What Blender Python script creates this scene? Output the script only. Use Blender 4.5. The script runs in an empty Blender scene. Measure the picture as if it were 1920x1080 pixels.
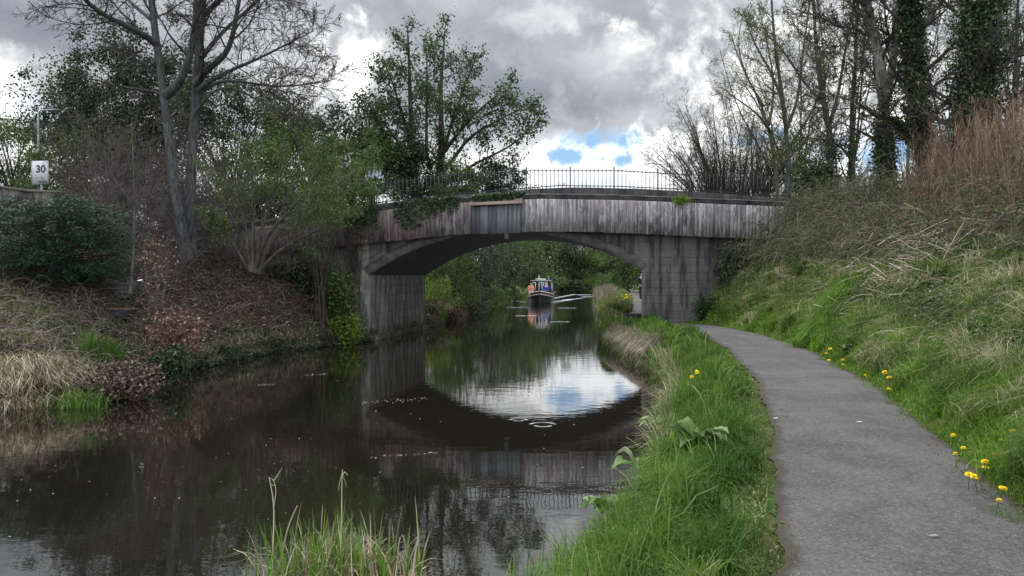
import bpy, bmesh, math, random
import numpy as np
from mathutils import Vector
sc = bpy.context.scene
COL = sc.collection
R = math.radians

# ------------------------------------------------------------------ camera, sky, sun, exposure
CAMZ, FPX, HORY = 2.1, 1400.0, 520.0
cam_d = bpy.data.cameras.new('camera'); cam = bpy.data.objects.new('camera', cam_d); COL.objects.link(cam)
cam_d.lens = 26.25; cam_d.sensor_width = 36; cam_d.clip_end = 3000; cam_d.clip_start = 0.05
cam.location = (0, 0, CAMZ); cam.rotation_euler = (R(90 - 0.82), 0, 0)
sc.camera = cam
sc.view_settings.view_transform = 'Standard'; sc.view_settings.look = 'None'
sc.view_settings.exposure = 0.5; sc.view_settings.gamma = 1
SUN_EL, SUN_AZ = R(52), R(-35)          # azimuth measured from +Y towards +X

def at(px, py, D):                       # pixel of the photograph at depth D -> world
    return np.array([(px - 960) / FPX * D, D, CAMZ + (HORY - py) / FPX * D])

class NT:
    def __init__(s, tree): s.t = tree
    def n(s, typ, **kw):
        nd = s.t.nodes.new(typ)
        ins = kw.pop('ins', {})
        for k, v in kw.items(): setattr(nd, k, v)
        for k, v in ins.items():
            if isinstance(v, bpy.types.NodeSocket): s.t.links.new(v, nd.inputs[k])
            else: nd.inputs[k].default_value = v
        return nd
    def math(s, op, a, b=0.0, c=0.0, clamp=False):
        nd = s.t.nodes.new('ShaderNodeMath'); nd.operation = op; nd.use_clamp = clamp
        for i, v in enumerate((a, b, c)):
            if isinstance(v, bpy.types.NodeSocket): s.t.links.new(v, nd.inputs[i])
            else: nd.inputs[i].default_value = v
        return nd.outputs[0]
    def ss(s, x, a, b, lo=0.0, hi=1.0):   # smoothstep map
        nd = s.t.nodes.new('ShaderNodeMapRange'); nd.interpolation_type = 'SMOOTHSTEP'
        s.t.links.new(x, nd.inputs[0])
        for i, v in enumerate((a, b, lo, hi)): nd.inputs[i + 1].default_value = v
        return nd.outputs[0]
    def mix(s, f, a, b, mode='MIX'):
        nd = s.t.nodes.new('ShaderNodeMix'); nd.data_type = 'RGBA'; nd.blend_type = mode
        for sock, v in ((nd.inputs[0], f), (nd.inputs[6], a), (nd.inputs[7], b)):
            if isinstance(v, bpy.types.NodeSocket): s.t.links.new(v, sock)
            elif isinstance(v, (int, float)): sock.default_value = v
            else: sock.default_value = (*v, 1) if len(v) == 3 else v
        return nd.outputs[2]
    def ramp(s, x, stops, interp='LINEAR'):
        nd = s.t.nodes.new('ShaderNodeValToRGB'); nd.color_ramp.interpolation = interp
        s.t.links.new(x, nd.inputs[0]); el = nd.color_ramp.elements
        while len(el) < len(stops): el.new(0.5)
        for e, (p, c) in zip(el, stops):
            e.position = p; e.color = (*c, 1) if len(c) == 3 else (c[0],) * 3 + (1,)
        return nd.outputs[0]
    def noise(s, vec, scale, detail=3, rough=0.55, dist=0.0):
        return s.n('ShaderNodeTexNoise', ins={'Vector': vec, 'Scale': scale, 'Detail': detail, 'Roughness': rough, 'Distortion': dist}).outputs[0]
    def scale(s, vec, sx, sy, sz, loc=(0, 0, 0)):
        return s.n('ShaderNodeMapping', ins={'Vector': vec, 'Scale': (sx, sy, sz), 'Location': loc}).outputs[0]

world = bpy.data.worlds.new('World'); sc.world = world; world.use_nodes = True
wt = world.node_tree; wt.nodes.clear(); w = NT(wt)
dirv = w.n('ShaderNodeTexCoord').outputs['Generated']
sep = w.n('ShaderNodeSeparateXYZ', ins={0: dirv}); dx, dy, dz = sep.outputs
sky = w.n('ShaderNodeTexSky', sky_type='NISHITA'); sky.sun_disc = False
sky.sun_elevation = SUN_EL; sky.sun_rotation = SUN_AZ; sky.air_density = 1.2; sky.dust_density = 0.6
den = w.math('ADD', w.math('ABSOLUTE', dz), 0.22)
cp = w.n('ShaderNodeCombineXYZ', ins={0: w.math('DIVIDE', dx, den), 1: w.math('DIVIDE', dy, den), 2: 0.0}).outputs[0]
n1 = w.noise(w.scale(cp, 1.0, 1.0, 1, (3.1, 1.7, 0)), 1.25, 6, 0.56, 0.35)
n2 = w.noise(w.scale(cp, 1.0, 0.8, 1, (9.4, 4.2, 2)), 3.3, 6, 0.6, 0.4)
n3 = w.noise(dirv, 26.0, 6, 0.62, 0.3)
def blob(px, py, rx, ry=None):            # soft patch of sky round a compass direction
    v = at(px, py, 1.0) - np.array([0, 0, CAMZ]); v /= np.linalg.norm(v)
    d = w.n('ShaderNodeVectorMath', operation='SUBTRACT', ins={0: dirv, 1: tuple(v)}).outputs[0]
    ry = ry or rx
    d = w.scale(d, 1 / rx, 1 / rx, 1 / ry)
    L = w.n('ShaderNodeVectorMath', operation='LENGTH', ins={0: d}).outputs['Value']
    L = w.math('ADD', L, w.math('MULTIPLY', w.math('SUBTRACT', n3, 0.5), 2.6))
    return w.ss(L, 1.0, 0.15)
# brightness of the cloud sheet
b = w.math('ADD', w.math('MULTIPLY', n1, 0.55), w.math('MULTIPLY', n2, 0.45))
for px, py, rx, ry, amt in ((672, 130, .055, .075, .42), (1010, 40, .09, .03, .16), (1190, 110, .16, .05, .10), (20, 150, .07, .05, .30), (1450, 150, .22, .14, .22),
                            (900, 180, .22, .07, -.10), (1150, 190, .13, .035, -.07), (820, 40, .2, .05, -.05), (60, 70, .10, .05, -.10), (1120, 300, .14, .05, .45), (1700, 250, .3, .15, .16), (560, 180, .08, .12, .1)):
    b = w.math('ADD', b, w.math('MULTIPLY', blob(px, py, rx, ry), amt))
low = w.ss(w.math('ADD', dz, w.math('MULTIPLY', w.math('SUBTRACT', n2, 0.5), 0.10)), 0.215, 0.15)
b = w.math('ADD', b, w.math('MULTIPLY', low, 0.2))
cloud = w.ramp(b, ((0.28, (1.7, 1.9, 2.25)), (0.42, (2.45, 2.65, 3.0)), (0.55, (3.8, 3.95, 4.2)), (0.69, (5.8, 5.9, 6.0)), (0.87, (10.5, 10.5, 10.4))))
hole = w.math('MULTIPLY', w.ss(w.math('ADD', n2, w.math('MULTIPLY', n3, 0.5)), 0.73, 0.63), w.ss(dz, 0.22, 0.17))
hb = blob(1120, 262, .075, .022)
for q in ((1060, 292, .05, .018), (1150, 300, .05, .014), (1420, 262, .05, .02), (1700, 285, .13, .035), (1860, 262, .1, .04)):
    hb = w.math('MAXIMUM', hb, blob(*q))
hole = w.math('MAXIMUM', w.math('MULTIPLY', hole, 0.35), w.math('MULTIPLY', hb, 1.0), clamp=True)
blue = w.mix(1.0, sky.outputs[0], (0.9, 1.0, 1.25), 'MULTIPLY')
colr = w.mix(hole, cloud, w.mix(0.7, blue, (1.7, 3.0, 4.5)))
# high and rear sky: out of view, brightened to add light on the land
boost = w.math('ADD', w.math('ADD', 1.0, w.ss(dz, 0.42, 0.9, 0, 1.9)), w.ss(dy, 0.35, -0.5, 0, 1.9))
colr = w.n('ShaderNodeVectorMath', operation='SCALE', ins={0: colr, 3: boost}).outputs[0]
colr = w.mix(w.ss(dz, -0.02, 0.0), (0.5, 0.5, 0.45), colr)
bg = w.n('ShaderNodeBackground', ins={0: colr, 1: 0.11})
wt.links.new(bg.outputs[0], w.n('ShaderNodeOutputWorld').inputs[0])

sd = bpy.data.lights.new('sun', 'SUN'); sd.energy = 2.8; sd.angle = R(12); sd.color = (1, .96, .9)
sun = bpy.data.objects.new('sun', sd); COL.objects.link(sun)
sv = Vector((math.sin(SUN_AZ) * math.cos(SUN_EL), math.cos(SUN_AZ) * math.cos(SUN_EL), math.sin(SUN_EL)))
sun.rotation_euler = sv.to_track_quat('Z', 'Y').to_euler()

# ------------------------------------------------------------------ materials
MATS = {}
def newmat(name):
    m = bpy.data.materials.new(name); m.use_nodes = True; m.node_tree.nodes.clear(); MATS[name] = m
    return m, NT(m.node_tree)
def finish(m, s, bsdf): m.node_tree.links.new(bsdf, s.n('ShaderNodeOutputMaterial').inputs[0]); return m
def pbsdf(s, col, rough=0.8, spec=0.3, **kw):
    nd = s.n('ShaderNodeBsdfPrincipled')
    for k, v in (('Base Color', col), ('Roughness', rough), ('Specular IOR Level', spec), *kw.items()):
        if isinstance(v, bpy.types.NodeSocket): s.t.links.new(v, nd.inputs[k])
        else: nd.inputs[k].default_value = ((*v, 1) if isinstance(v, tuple) and len(v) == 3 else v)
    return nd
def bump(s, h, strength=0.4, dist=0.02):
    return s.n('ShaderNodeBump', ins={'Height': h, 'Strength': strength, 'Distance': dist}).outputs[0]
def leafm(name, stops, trans=0.35, rough=0.6, spec=0.25):
    m, s = newmat(name)
    v = s.n('ShaderNodeAttribute', attribute_name='v').outputs['Fac']
    oc = s.n('ShaderNodeTexCoord').outputs['Object']
    c = s.ramp(v, stops)
    nz = s.ss(s.noise(oc, 1.3, 3), 0.3, 0.7, 0.75, 1.25)
    c = s.n('ShaderNodeVectorMath', operation='SCALE', ins={0: c, 3: nz}).outputs[0]
    p = pbsdf(s, c, rough, spec)
    if trans <= 0: return finish(m, s, p.outputs[0])
    t = s.n('ShaderNodeBsdfTranslucent', ins={0: c})
    mx = s.n('ShaderNodeMixShader', ins={0: trans, 1: p.outputs[0], 2: t.outputs[0]})
    return finish(m, s, mx.outputs[0])
def barkm(name, a, b_, sc_=6, moss=None):
    m, s = newmat(name)
    oc = s.n('ShaderNodeTexCoord').outputs['Object']
    n = s.noise(s.scale(oc, 1, 1, 0.25), sc_ * 3, 5, 0.65)
    c = s.mix(s.ss(n, 0.35, 0.65), a, b_)
    if moss: c = s.mix(s.ss(s.noise(oc, 0.9, 4), 0.5, 0.7, 0, .5), c, moss)
    return finish(m, s, pbsdf(s, c, 0.9, 0.15, Normal=bump(s, n, 0.6, 0.03)).outputs[0])
def plainm(name, c, rough=0.6, spec=0.4, metal=0.0, vary=0.15, ns=8):
    m, s = newmat(name)
    oc = s.n('ShaderNodeTexCoord').outputs['Object']
    n = s.noise(oc, ns, 4, 0.6)
    cc = s.mix(n, tuple(x * (1 - vary) for x in c), tuple(min(1, x * (1 + vary)) for x in c))
    return finish(m, s, pbsdf(s, cc, rough, spec, Metallic=metal).outputs[0])

G1 = (0.030, 0.085, 0.012); G2 = (0.075, 0.17, 0.022); G3 = (0.13, 0.24, 0.045)
leafm('grass_fresh', ((0, (0.028, 0.072, 0.012)), (0.45, (0.066, 0.145, 0.02)), (0.8, (0.125, 0.215, 0.035)), (0.92, (0.19, 0.24, 0.07)), (1, (0.33, 0.32, 0.17))), 0.4)
leafm('grass_bright', ((0, (0.05, 0.12, 0.014)), (0.6, (0.115, 0.225, 0.025)), (0.9, (0.18, 0.29, 0.045)), (1, (0.34, 0.33, 0.16))), 0.4)
leafm('grass_mixed', ((0, (0.045, 0.095, 0.018)), (0.45, (0.10, 0.17, 0.035)), (0.72, (0.18, 0.21, 0.07)), (0.9, (0.31, 0.28, 0.16)), (1, (0.48, 0.44, 0.31))), 0.3)
leafm('straw', ((0, (0.14, 0.11, 0.06)), (0.5, (0.32, 0.27, 0.17)), (1, (0.58, 0.52, 0.38))), 0.15)
leafm('straw_dull', ((0, (0.08, 0.065, 0.045)), (0.5, (0.19, 0.16, 0.115)), (1, (0.38, 0.34, 0.26))), 0.15)
leafm('litter', ((0, (0.04, 0.027, 0.022)), (0.5, (0.09, 0.058, 0.045)), (0.85, (0.17, 0.11, 0.085)), (1, (0.42, 0.34, 0.29))), 0.1)
leafm('copper_leaf', ((0, (0.07, 0.033, 0.024)), (0.6, (0.15, 0.075, 0.05)), (1, (0.40, 0.28, 0.20))), 0.2)
leafm('leaf_sycamore', ((0, (0.022, 0.045, 0.018)), (0.6, (0.045, 0.08, 0.03)), (1, (0.09, 0.13, 0.05))), 0.38)
leafm('leaf_dark', ((0, (0.016, 0.026, 0.013)), (0.6, (0.034, 0.052, 0.024)), (1, (0.075, 0.10, 0.042))), 0.2)
leafm('leaf_ivy', ((0, (0.012, 0.028, 0.012)), (0.6, (0.03, 0.062, 0.02)), (1, (0.075, 0.12, 0.04))), 0.2, 0.45, 0.4)
leafm('leaf_mid', ((0, (0.035, 0.066, 0.018)), (0.6, (0.075, 0.125, 0.032)), (1, (0.14, 0.18, 0.065))), 0.38)
leafm('leaf_fresh', ((0, (0.07, 0.12, 0.02)), (0.6, (0.14, 0.22, 0.035)), (1, (0.26, 0.33, 0.07))), 0.42)
leafm('leaf_conifer', ((0, (0.010, 0.030, 0.018)), (0.6, (0.022, 0.058, 0.030)), (1, (0.055, 0.115, 0.052))), 0.15)
leafm('bud', ((0, (0.07, 0.075, 0.03)), (1, (0.16, 0.17, 0.06))), 0.3)
leafm('stem_brown', ((0, (0.07, 0.042, 0.03)), (0.6, (0.17, 0.105, 0.068)), (1, (0.36, 0.25, 0.17))), 0.0)
leafm('bramble_stem', ((0, (0.05, 0.036, 0.034)), (0.6, (0.11, 0.078, 0.068)), (1, (0.24, 0.185, 0.155))), 0.0)
leafm('stem_pale', ((0, (0.24, 0.19, 0.15)), (1, (0.62, 0.55, 0.46))), 0.0)
leafm('dandelion_yellow', ((0, (0.92, 0.66, 0.012)), (1, (0.97, 0.82, 0.03))), 0.2)
leafm('dock_leaf', ((0, (0.045, 0.11, 0.02)), (0.5, (0.10, 0.18, 0.045)), (1, (0.24, 0.30, 0.15))), 0.3, 0.6, 0.25)
barkm('bark_grey', (0.034, 0.036, 0.038), (0.095, 0.097, 0.10), 5, (0.07, 0.08, 0.05))
barkm('bark_pale', (0.10, 0.09, 0.08), (0.36, 0.33, 0.28), 4)
barkm('bark_dark', (0.03, 0.026, 0.022), (0.09, 0.075, 0.06), 6)
barkm('twig_dark', (0.03, 0.027, 0.026), (0.07, 0.06, 0.056), 3)
barkm('twig_purple', (0.055, 0.046, 0.046), (0.13, 0.108, 0.105), 3)
barkm('twig_elder', (0.038, 0.034, 0.03), (0.088, 0.08, 0.068), 3)
barkm('twig_olive', (0.05, 0.05, 0.03), (0.13, 0.12, 0.07), 3)
barkm('twig_tan', (0.13, 0.11, 0.08), (0.28, 0.24, 0.18), 3)

# ground
m, s = newmat('earth')
oc = s.n('ShaderNodeTexCoord').outputs['Object']; sx = s.n('ShaderNodeSeparateXYZ', ins={0: oc})
n = s.noise(oc, 1.2, 6, 0.65); nf = s.noise(oc, 14, 4, 0.7)
left = s.mix(s.ss(n, 0.42, 0.62), (0.055, 0.036, 0.024), (0.045, 0.055, 0.022))
right = s.mix(s.ss(n, 0.38, 0.6), (0.075, 0.085, 0.03), (0.05, 0.095, 0.02))
c = s.mix(s.ss(sx.outputs[0], -2.5, 0.5), left, right)
c = s.mix(s.ss(nf, 0.3, 0.75, 0, 0.5), c, (0.03, 0.022, 0.016))
finish(m, s, pbsdf(s, c, 0.95, 0.1, Normal=bump(s, nf, 0.7, 0.05)).outputs[0])
# asphalt towpath
m, s = newmat('asphalt')
oc = s.n('ShaderNodeTexCoord').outputs['Object']
v = s.n('ShaderNodeAttribute', attribute_name='v').outputs['Fac']
vor = s.n('ShaderNodeTexVoronoi', ins={'Vector': oc, 'Scale': 70.0})
nb = s.noise(oc, 1.3, 6, 0.68, 0.6); nm = s.noise(oc, 34, 5, 0.8)
c = s.mix(s.ss(nb, 0.3, 0.7), (0.036, 0.035, 0.036), (0.088, 0.084, 0.083))
c = s.mix(s.ss(nm, 0.35, 0.75, 0, 0.7), c, (0.15, 0.145, 0.14))
c = s.mix(s.ss(nm, 0.5, 0.25, 0, 0.5), c, (0.035, 0.035, 0.036))
c = s.mix(s.math('MULTIPLY', s.ss(vor.outputs['Color'], 0.82, 0.9), 0.45), c, (0.21, 0.20, 0.195))
c = s.mix(s.ss(s.noise(s.scale(oc, 1, .35, 1), 2.2, 5, 0.7), 0.55, 0.72, 0, 0.5), c, (0.034, 0.031, 0.030))
c = s.mix(s.ss(s.noise(s.scale(oc, 1, .6, 1, (4, 2, 0)), 5, 5, 0.75), 0.6, 0.7, 0, 0.35), c, (0.11, 0.105, 0.10))
edge = s.ss(s.math('ADD', v, s.math('MULTIPLY', s.math('SUBTRACT', s.noise(oc, 3.5, 5, 0.7), 0.5), 0.30)), 0.86, 0.97)
c = s.mix(edge, c, (0.05, 0.042, 0.032))
finish(m, s, pbsdf(s, c, 0.85, 0.3, Normal=bump(s, s.math('ADD', nm, vor.outputs['Distance']), 0.8, 0.014)).outputs[0])
# water
m, s = newmat('canal_water')
oc = s.n('ShaderNodeTexCoord').outputs['Object']; sx = s.n('ShaderNodeSeparateXYZ', ins={0: oc})
h1 = s.noise(s.scale(oc, 1, 1.6, 1), 2.2, 3, 0.5); h2 = s.noise(s.scale(oc, 1, 2.2, 1), 9, 2, 0.5)
dB = s.n('ShaderNodeVectorMath', operation='DISTANCE', ins={0: oc, 1: (2.6, 66, 0)}).outputs['Value']
chop = s.ss(dB, 30, 8, 1.0, 7.0)
hh = s.math('MULTIPLY', s.math('ADD', s.math('MULTIPLY', h1, 1.0), s.math('MULTIPLY', h2, 0.16)), chop)
for cx, cy, w0 in ((0.44, 10.6, 0.34), (0.10, 10.95, 0.2)):       # rings left by something touching the surface
    d = s.n('ShaderNodeVectorMath', operation='DISTANCE', ins={0: oc, 1: (cx, cy, 0)}).outputs['Value']
    g = s.math('MULTIPLY', s.ss(s.math('ABSOLUTE', s.math('SUBTRACT', d, w0 * 0.45)), 0.06, 0.0), 1.2)
    hh = s.math('ADD', hh, g)
nb = bump(s, hh, 0.055, 0.03)
fr = s.n('ShaderNodeFresnel', ins={'IOR': 2.8, 'Normal': nb}).outputs[0]
fr = s.math('MULTIPLY', fr, 1.15, clamp=True)
murk = s.n('ShaderNodeBsdfDiffuse', ins={0: (0.009, 0.0075, 0.005, 1)})
gl = s.n('ShaderNodeBsdfGlossy', ins={0: (0.95, 0.95, 0.95, 1), 'Roughness': 0.012, 'Normal': nb})
finish(m, s, s.n('ShaderNodeMixShader', ins={0: fr, 1: murk.outputs[0], 2: gl.outputs[0]}).outputs[0])
# stonework
def stonem(name, a, b_, stain, bw=0.62, bh=0.3, pale=(0.33, 0.31, 0.28)):
    m, s = newmat(name)
    oc = s.n('ShaderNodeTexCoord').outputs['Object']; q = s.n('ShaderNodeSeparateXYZ', ins={0: oc})
    v = s.n('ShaderNodeCombineXYZ', ins={0: s.math('ADD', q.outputs[0], q.outputs[1]), 1: q.outputs[2], 2: 0.0}).outputs[0]
    br = s.n('ShaderNodeTexBrick', ins={'Vector': v, 'Color1': (*a, 1), 'Color2': (*b_, 1), 'Mortar': tuple([x * .5 for x in a] + [1.0]), 'Scale': 1.0, 'Mortar Size': 0.007, 'Mortar Smooth': 0.6, 'Bias': 0.0, 'Brick Width': bw, 'Row Height': bh})
    st = s.noise(s.scale(v, 2.6, 0.35, 1), 1.4, 6, 0.65)
    c = s.mix(s.ss(st, 0.42, 0.62), br.outputs[0], stain)
    st2 = s.noise(s.scale(v, 3.5, 0.4, 1, (7, 3, 0)), 1.6, 6, 0.7)
    c = s.mix(s.ss(st2, 0.56, 0.72, 0, 0.75), c, pale)
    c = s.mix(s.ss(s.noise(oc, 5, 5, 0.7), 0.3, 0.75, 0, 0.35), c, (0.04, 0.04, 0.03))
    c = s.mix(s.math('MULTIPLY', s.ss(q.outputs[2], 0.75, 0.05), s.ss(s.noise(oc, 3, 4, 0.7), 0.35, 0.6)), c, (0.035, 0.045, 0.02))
    hgt = s.math('SUBTRACT', s.noise(oc, 9, 5, 0.7), s.math('MULTIPLY', br.outputs['Fac'], 1.2))
    return finish(m, s, pbsdf(s, c, 0.9, 0.2, Normal=bump(s, hgt, 0.6, 0.03)).outputs[0])
stonem('stone_abutment', (0.13, 0.115, 0.108), (0.155, 0.137, 0.128), (0.035, 0.036, 0.044), 1.1, 0.25, (0.24, 0.23, 0.225))
stonem('stone_pale', (0.24, 0.215, 0.195), (0.32, 0.29, 0.255), (0.07, 0.075, 0.088), 0.6, 0.3, (0.45, 0.42, 0.38))
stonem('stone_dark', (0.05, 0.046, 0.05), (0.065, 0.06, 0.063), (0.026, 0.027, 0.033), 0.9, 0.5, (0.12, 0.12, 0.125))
stonem('stone_wall', (0.13, 0.12, 0.115), (0.2, 0.185, 0.17), (0.07, 0.07, 0.075), 0.45, 0.22)
plainm('stone_coping', (0.17, 0.155, 0.14), 0.9, 0.2, 0, 0.5, 5)
m, s = newmat('stone_ring')
oc = s.n('ShaderNodeTexCoord').outputs['Object']; n = s.noise(oc, 3.5, 6, 0.7)
c = s.mix(s.ss(n, 0.35, 0.65), (0.055, 0.052, 0.053), (0.115, 0.105, 0.10))
finish(m, s, pbsdf(s, c, 0.9, 0.2, Normal=bump(s, n, 0.3, 0.02)).outputs[0])
# weathered planks
m, s = newmat('planks')
oc = s.n('ShaderNodeTexCoord').outputs['Object']; q = s.n('ShaderNodeSeparateXYZ', ins={0: oc})
v = s.n('ShaderNodeAttribute', attribute_name='v').outputs['Fac']
red = s.ss(q.outputs[0], 0.5, -4.0)
bare = s.mix(red, (0.245, 0.22, 0.222), (0.17, 0.12, 0.115))
dark = s.mix(red, (0.105, 0.098, 0.106), (0.052, 0.047, 0.055))
paint = s.mix(red, (0.43, 0.42, 0.435), (0.25, 0.215, 0.22))
gn = s.noise(s.scale(oc, 13, 1, 0.7), 1.0, 6, 0.72)
vv = s.math('ADD', gn, s.math('MULTIPLY', s.math('SUBTRACT', v, 0.5), 0.12))
big = s.noise(s.scale(oc, 0.55, 1, 0.6), 1.0, 3, 0.6)
c = s.mix(s.ss(s.math('ADD', vv, s.math('MULTIPLY', s.math('SUBTRACT', big, 0.5), 1.0)), 0.36, 0.62), dark, bare)
fl = s.noise(s.scale(oc, 7, 1, 1.5), 1.3, 7, 0.78, 0.3)
c = s.mix(s.ss(s.math('ADD', fl, s.math('MULTIPLY', s.math('SUBTRACT', v, 0.5), 0.08)), 0.50, 0.60, 0, 0.8), c, paint)
c = s.mix(s.ss(s.noise(s.scale(oc, 40, 1, 3), 1.0, 3, 0.6), 0.3, 0.7, 0, 0.3), c, (0.03, 0.028, 0.03))
finish(m, s, pbsdf(s, c, 0.85, 0.2, Normal=bump(s, gn, 0.4, 0.01)).outputs[0])
m, s = newmat('planks_blue')
oc = s.n('ShaderNodeTexCoord').outputs['Object']; v = s.n('ShaderNodeAttribute', attribute_name='v').outputs['Fac']
gn = s.noise(s.scale(oc, 20, 1, 1.0), 1.0, 5, 0.7)
c = s.mix(s.ss(s.math('ADD', gn, s.math('MULTIPLY', s.math('SUBTRACT', v, 0.5), 0.3)), 0.35, 0.65), (0.06, 0.066, 0.076), (0.15, 0.165, 0.18))
finish(m, s, pbsdf(s, c, 0.8, 0.25).outputs[0])
plainm('lid_wood', (0.26, 0.215, 0.185), 0.85, 0.2, 0, 0.45, 9)
plainm('iron', (0.025, 0.027, 0.032), 0.6, 0.3)
plainm('galvanised', (0.30, 0.34, 0.38), 0.45, 0.5, 0.3)
plainm('sign_white', (0.5, 0.52, 0.56), 0.5, 0.4, 0, 0.12, 3)
plainm('sign_black', (0.02, 0.02, 0.025), 0.5); plainm('sign_grey', (0.30, 0.33, 0.36), 0.5)
plainm('hull_black', (0.012, 0.013, 0.018), 0.35, 0.5); plainm('boat_red', (0.13, 0.018, 0.02), 0.4); plainm('boat_maroon', (0.016, 0.008, 0.011), 0.4)
plainm('boat_white', (0.75, 0.74, 0.72), 0.5); plainm('boat_blue', (0.02, 0.05, 0.18), 0.5); plainm('glass_dark', (0.03, 0.035, 0.045), 0.1, 0.6)
plainm('skin', (0.55, 0.33, 0.24), 0.6); plainm('hair_white', (0.65, 0.64, 0.62), 0.8); plainm('hair_dark', (0.03, 0.02, 0.016), 0.8)
plainm('cloth_orange', (0.62, 0.26, 0.16), 0.8); plainm('cloth_blue', (0.02, 0.06, 0.28), 0.8); plainm('cloth_navy', (0.02, 0.025, 0.04), 0.8)
plainm('cloth_pale', (0.5, 0.48, 0.45), 0.8); plainm('foam', (0.82, 0.84, 0.86), 0.7, 0.2, 0, 0.1, 6)
plainm('tub_rubber', (0.022, 0.03, 0.035), 0.6); plainm('tub_rim', (0.10, 0.05, 0.035), 0.7); plainm('wood_grey', (0.07, 0.07, 0.066), 0.85, 0.2, 0, 0.4, 14)
plainm('litter_white', (0.8, 0.8, 0.8), 0.6); plainm('slate', (0.10, 0.105, 0.12), 0.7); plainm('render_grey', (0.35, 0.36, 0.38), 0.9)
plainm('road_tar', (0.07, 0.07, 0.07), 0.9); plainm('feather', (0.6, 0.6, 0.58), 0.8)

# ------------------------------------------------------------------ mesh helpers
class Geo:
    def __init__(s): s.V, s.F, s.A, s.n = [], [], [], 0
    def add(s, V, F, a=0.5):
        V = np.asarray(V, float).reshape(-1, 3); F = np.asarray(F, int)
        s.V.append(V); s.F.append(F + s.n); s.n += len(V)
        s.A.append(np.broadcast_to(np.asarray(a, float), (len(V),)))
        return s
    def box(s, x0, x1, y0, y1, z0, z1, a=0.5):
        V = [(x, y, z) for z in (z0, z1) for y in (y0, y1) for x in (x0, x1)]
        return s.add(V, [(0, 2, 3, 1), (4, 5, 7, 6), (0, 1, 5, 4), (2, 6, 7, 3), (0, 4, 6, 2), (1, 3, 7, 5)], a)
    def build(s, name, mat, parent=None, smooth=False, loc=None):
        me = bpy.data.meshes.new(name)
        if s.n:
            V = np.concatenate(s.V)
            if loc is not None: V = V - np.asarray(loc)
            me.vertices.add(len(V)); me.vertices.foreach_set('co', V.astype(np.float32).ravel())
            sizes = np.concatenate([np.full(len(f), f.shape[1]) for f in s.F])
            loops = np.concatenate([f.ravel() for f in s.F])
            me.loops.add(len(loops)); me.loops.foreach_set('vertex_index', loops.astype(np.int32))
            me.polygons.add(len(sizes)); st = np.zeros(len(sizes), np.int32); st[1:] = np.cumsum(sizes)[:-1]
            me.polygons.foreach_set('loop_start', st); me.polygons.foreach_set('loop_total', sizes.astype(np.int32))
            if smooth: me.polygons.foreach_set('use_smooth', np.ones(len(sizes), bool))
            at_ = me.attributes.new('v', 'FLOAT', 'POINT'); at_.data.foreach_set('value', np.concatenate(s.A).astype(np.float32))
            me.update(calc_edges=True)
        me.materials.append(MATS[mat])
        o = bpy.data.objects.new(name, me); COL.objects.link(o)
        if parent is not None: o.parent = parent
        elif loc is not None: o.location = loc
        return o
def tag(o, label=None, cat=None, group=None, kind=None):
    for k, v in (('label', label), ('category', cat), ('group', group), ('kind', kind)):
        if v: o[k] = v
    return o
def thing(name, label, cat, loc, group=None, rz=0):
    o = bpy.data.objects.new(name, None); COL.objects.link(o); o.location = tuple(loc); o.rotation_euler.z = rz
    o.empty_display_size = 0.1
    return tag(o, label, cat, group)

def unit(v): return v / np.maximum(np.linalg.norm(v, axis=-1, keepdims=True), 1e-9)
def tubes(g, P, Rr, S=4, a=None):
    """P (N,K,3) polylines, Rr (N,K) radii"""
    N, K, _ = P.shape
    if N == 0: return
    T = np.gradient(P, axis=1) if K > 1 else P; T = unit(T)
    ref = np.where(np.abs(T[..., 2:3]) > 0.9, np.array([1., 0, 0]), np.array([0, 0, 1.]))
    ref = np.repeat(ref[:, :1], K, axis=1) if K > 1 else ref
    A = unit(np.cross(T, ref)); B = np.cross(T, A)
    th = np.arange(S) * 2 * np.pi / S
    V = P[:, :, None] + Rr[:, :, None, None] * (A[:, :, None] * np.cos(th)[:, None] + B[:, :, None] * np.sin(th)[:, None])
    base = (np.arange(N) * K * S)[:, None, None]
    k = (np.arange(K - 1) * S)[None, :, None]; i = np.arange(S)[None, None]; j = (i + 1) % S
    F = np.stack(np.broadcast_arrays(base + k + i, base + k + j, base + k + S + j, base + k + S + i), -1).reshape(-1, 4)
    if a is None: a = 0.5
    else: a = np.repeat(np.asarray(a), K * S)
    g.add(V, F, a)
def leaves(g, C, size, rng, v=None, flat=0.0, aspect=0.6, down=0.0):
    """one bent rhomb per centre"""
    N = len(C)
    if N == 0: return
    D = rng.normal(size=(N, 3)); D[:, 2] = D[:, 2] * (1 - flat) - down; D = unit(D)
    U = rng.normal(size=(N, 3)); U[:, 2] += flat * 3; W = unit(np.cross(D, U)); Nn = np.cross(W, D)
    sz = np.asarray(size) * rng.uniform(0.6, 1.3, N); sz = sz[:, None]
    h = sz * 0.12 * rng.uniform(-1, 1, (N, 1))
    V = np.stack([C, C + D * sz * 0.5 + W * sz * aspect * 0.5 + Nn * h, C + D * sz, C + D * sz * 0.5 - W * sz * aspect * 0.5 + Nn * h], 1)
    F = np.arange(N * 4).reshape(N, 4)
    a = np.repeat(rng.uniform(0, 1, N) if v is None else v, 4)
    g.add(V, F, a)
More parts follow.
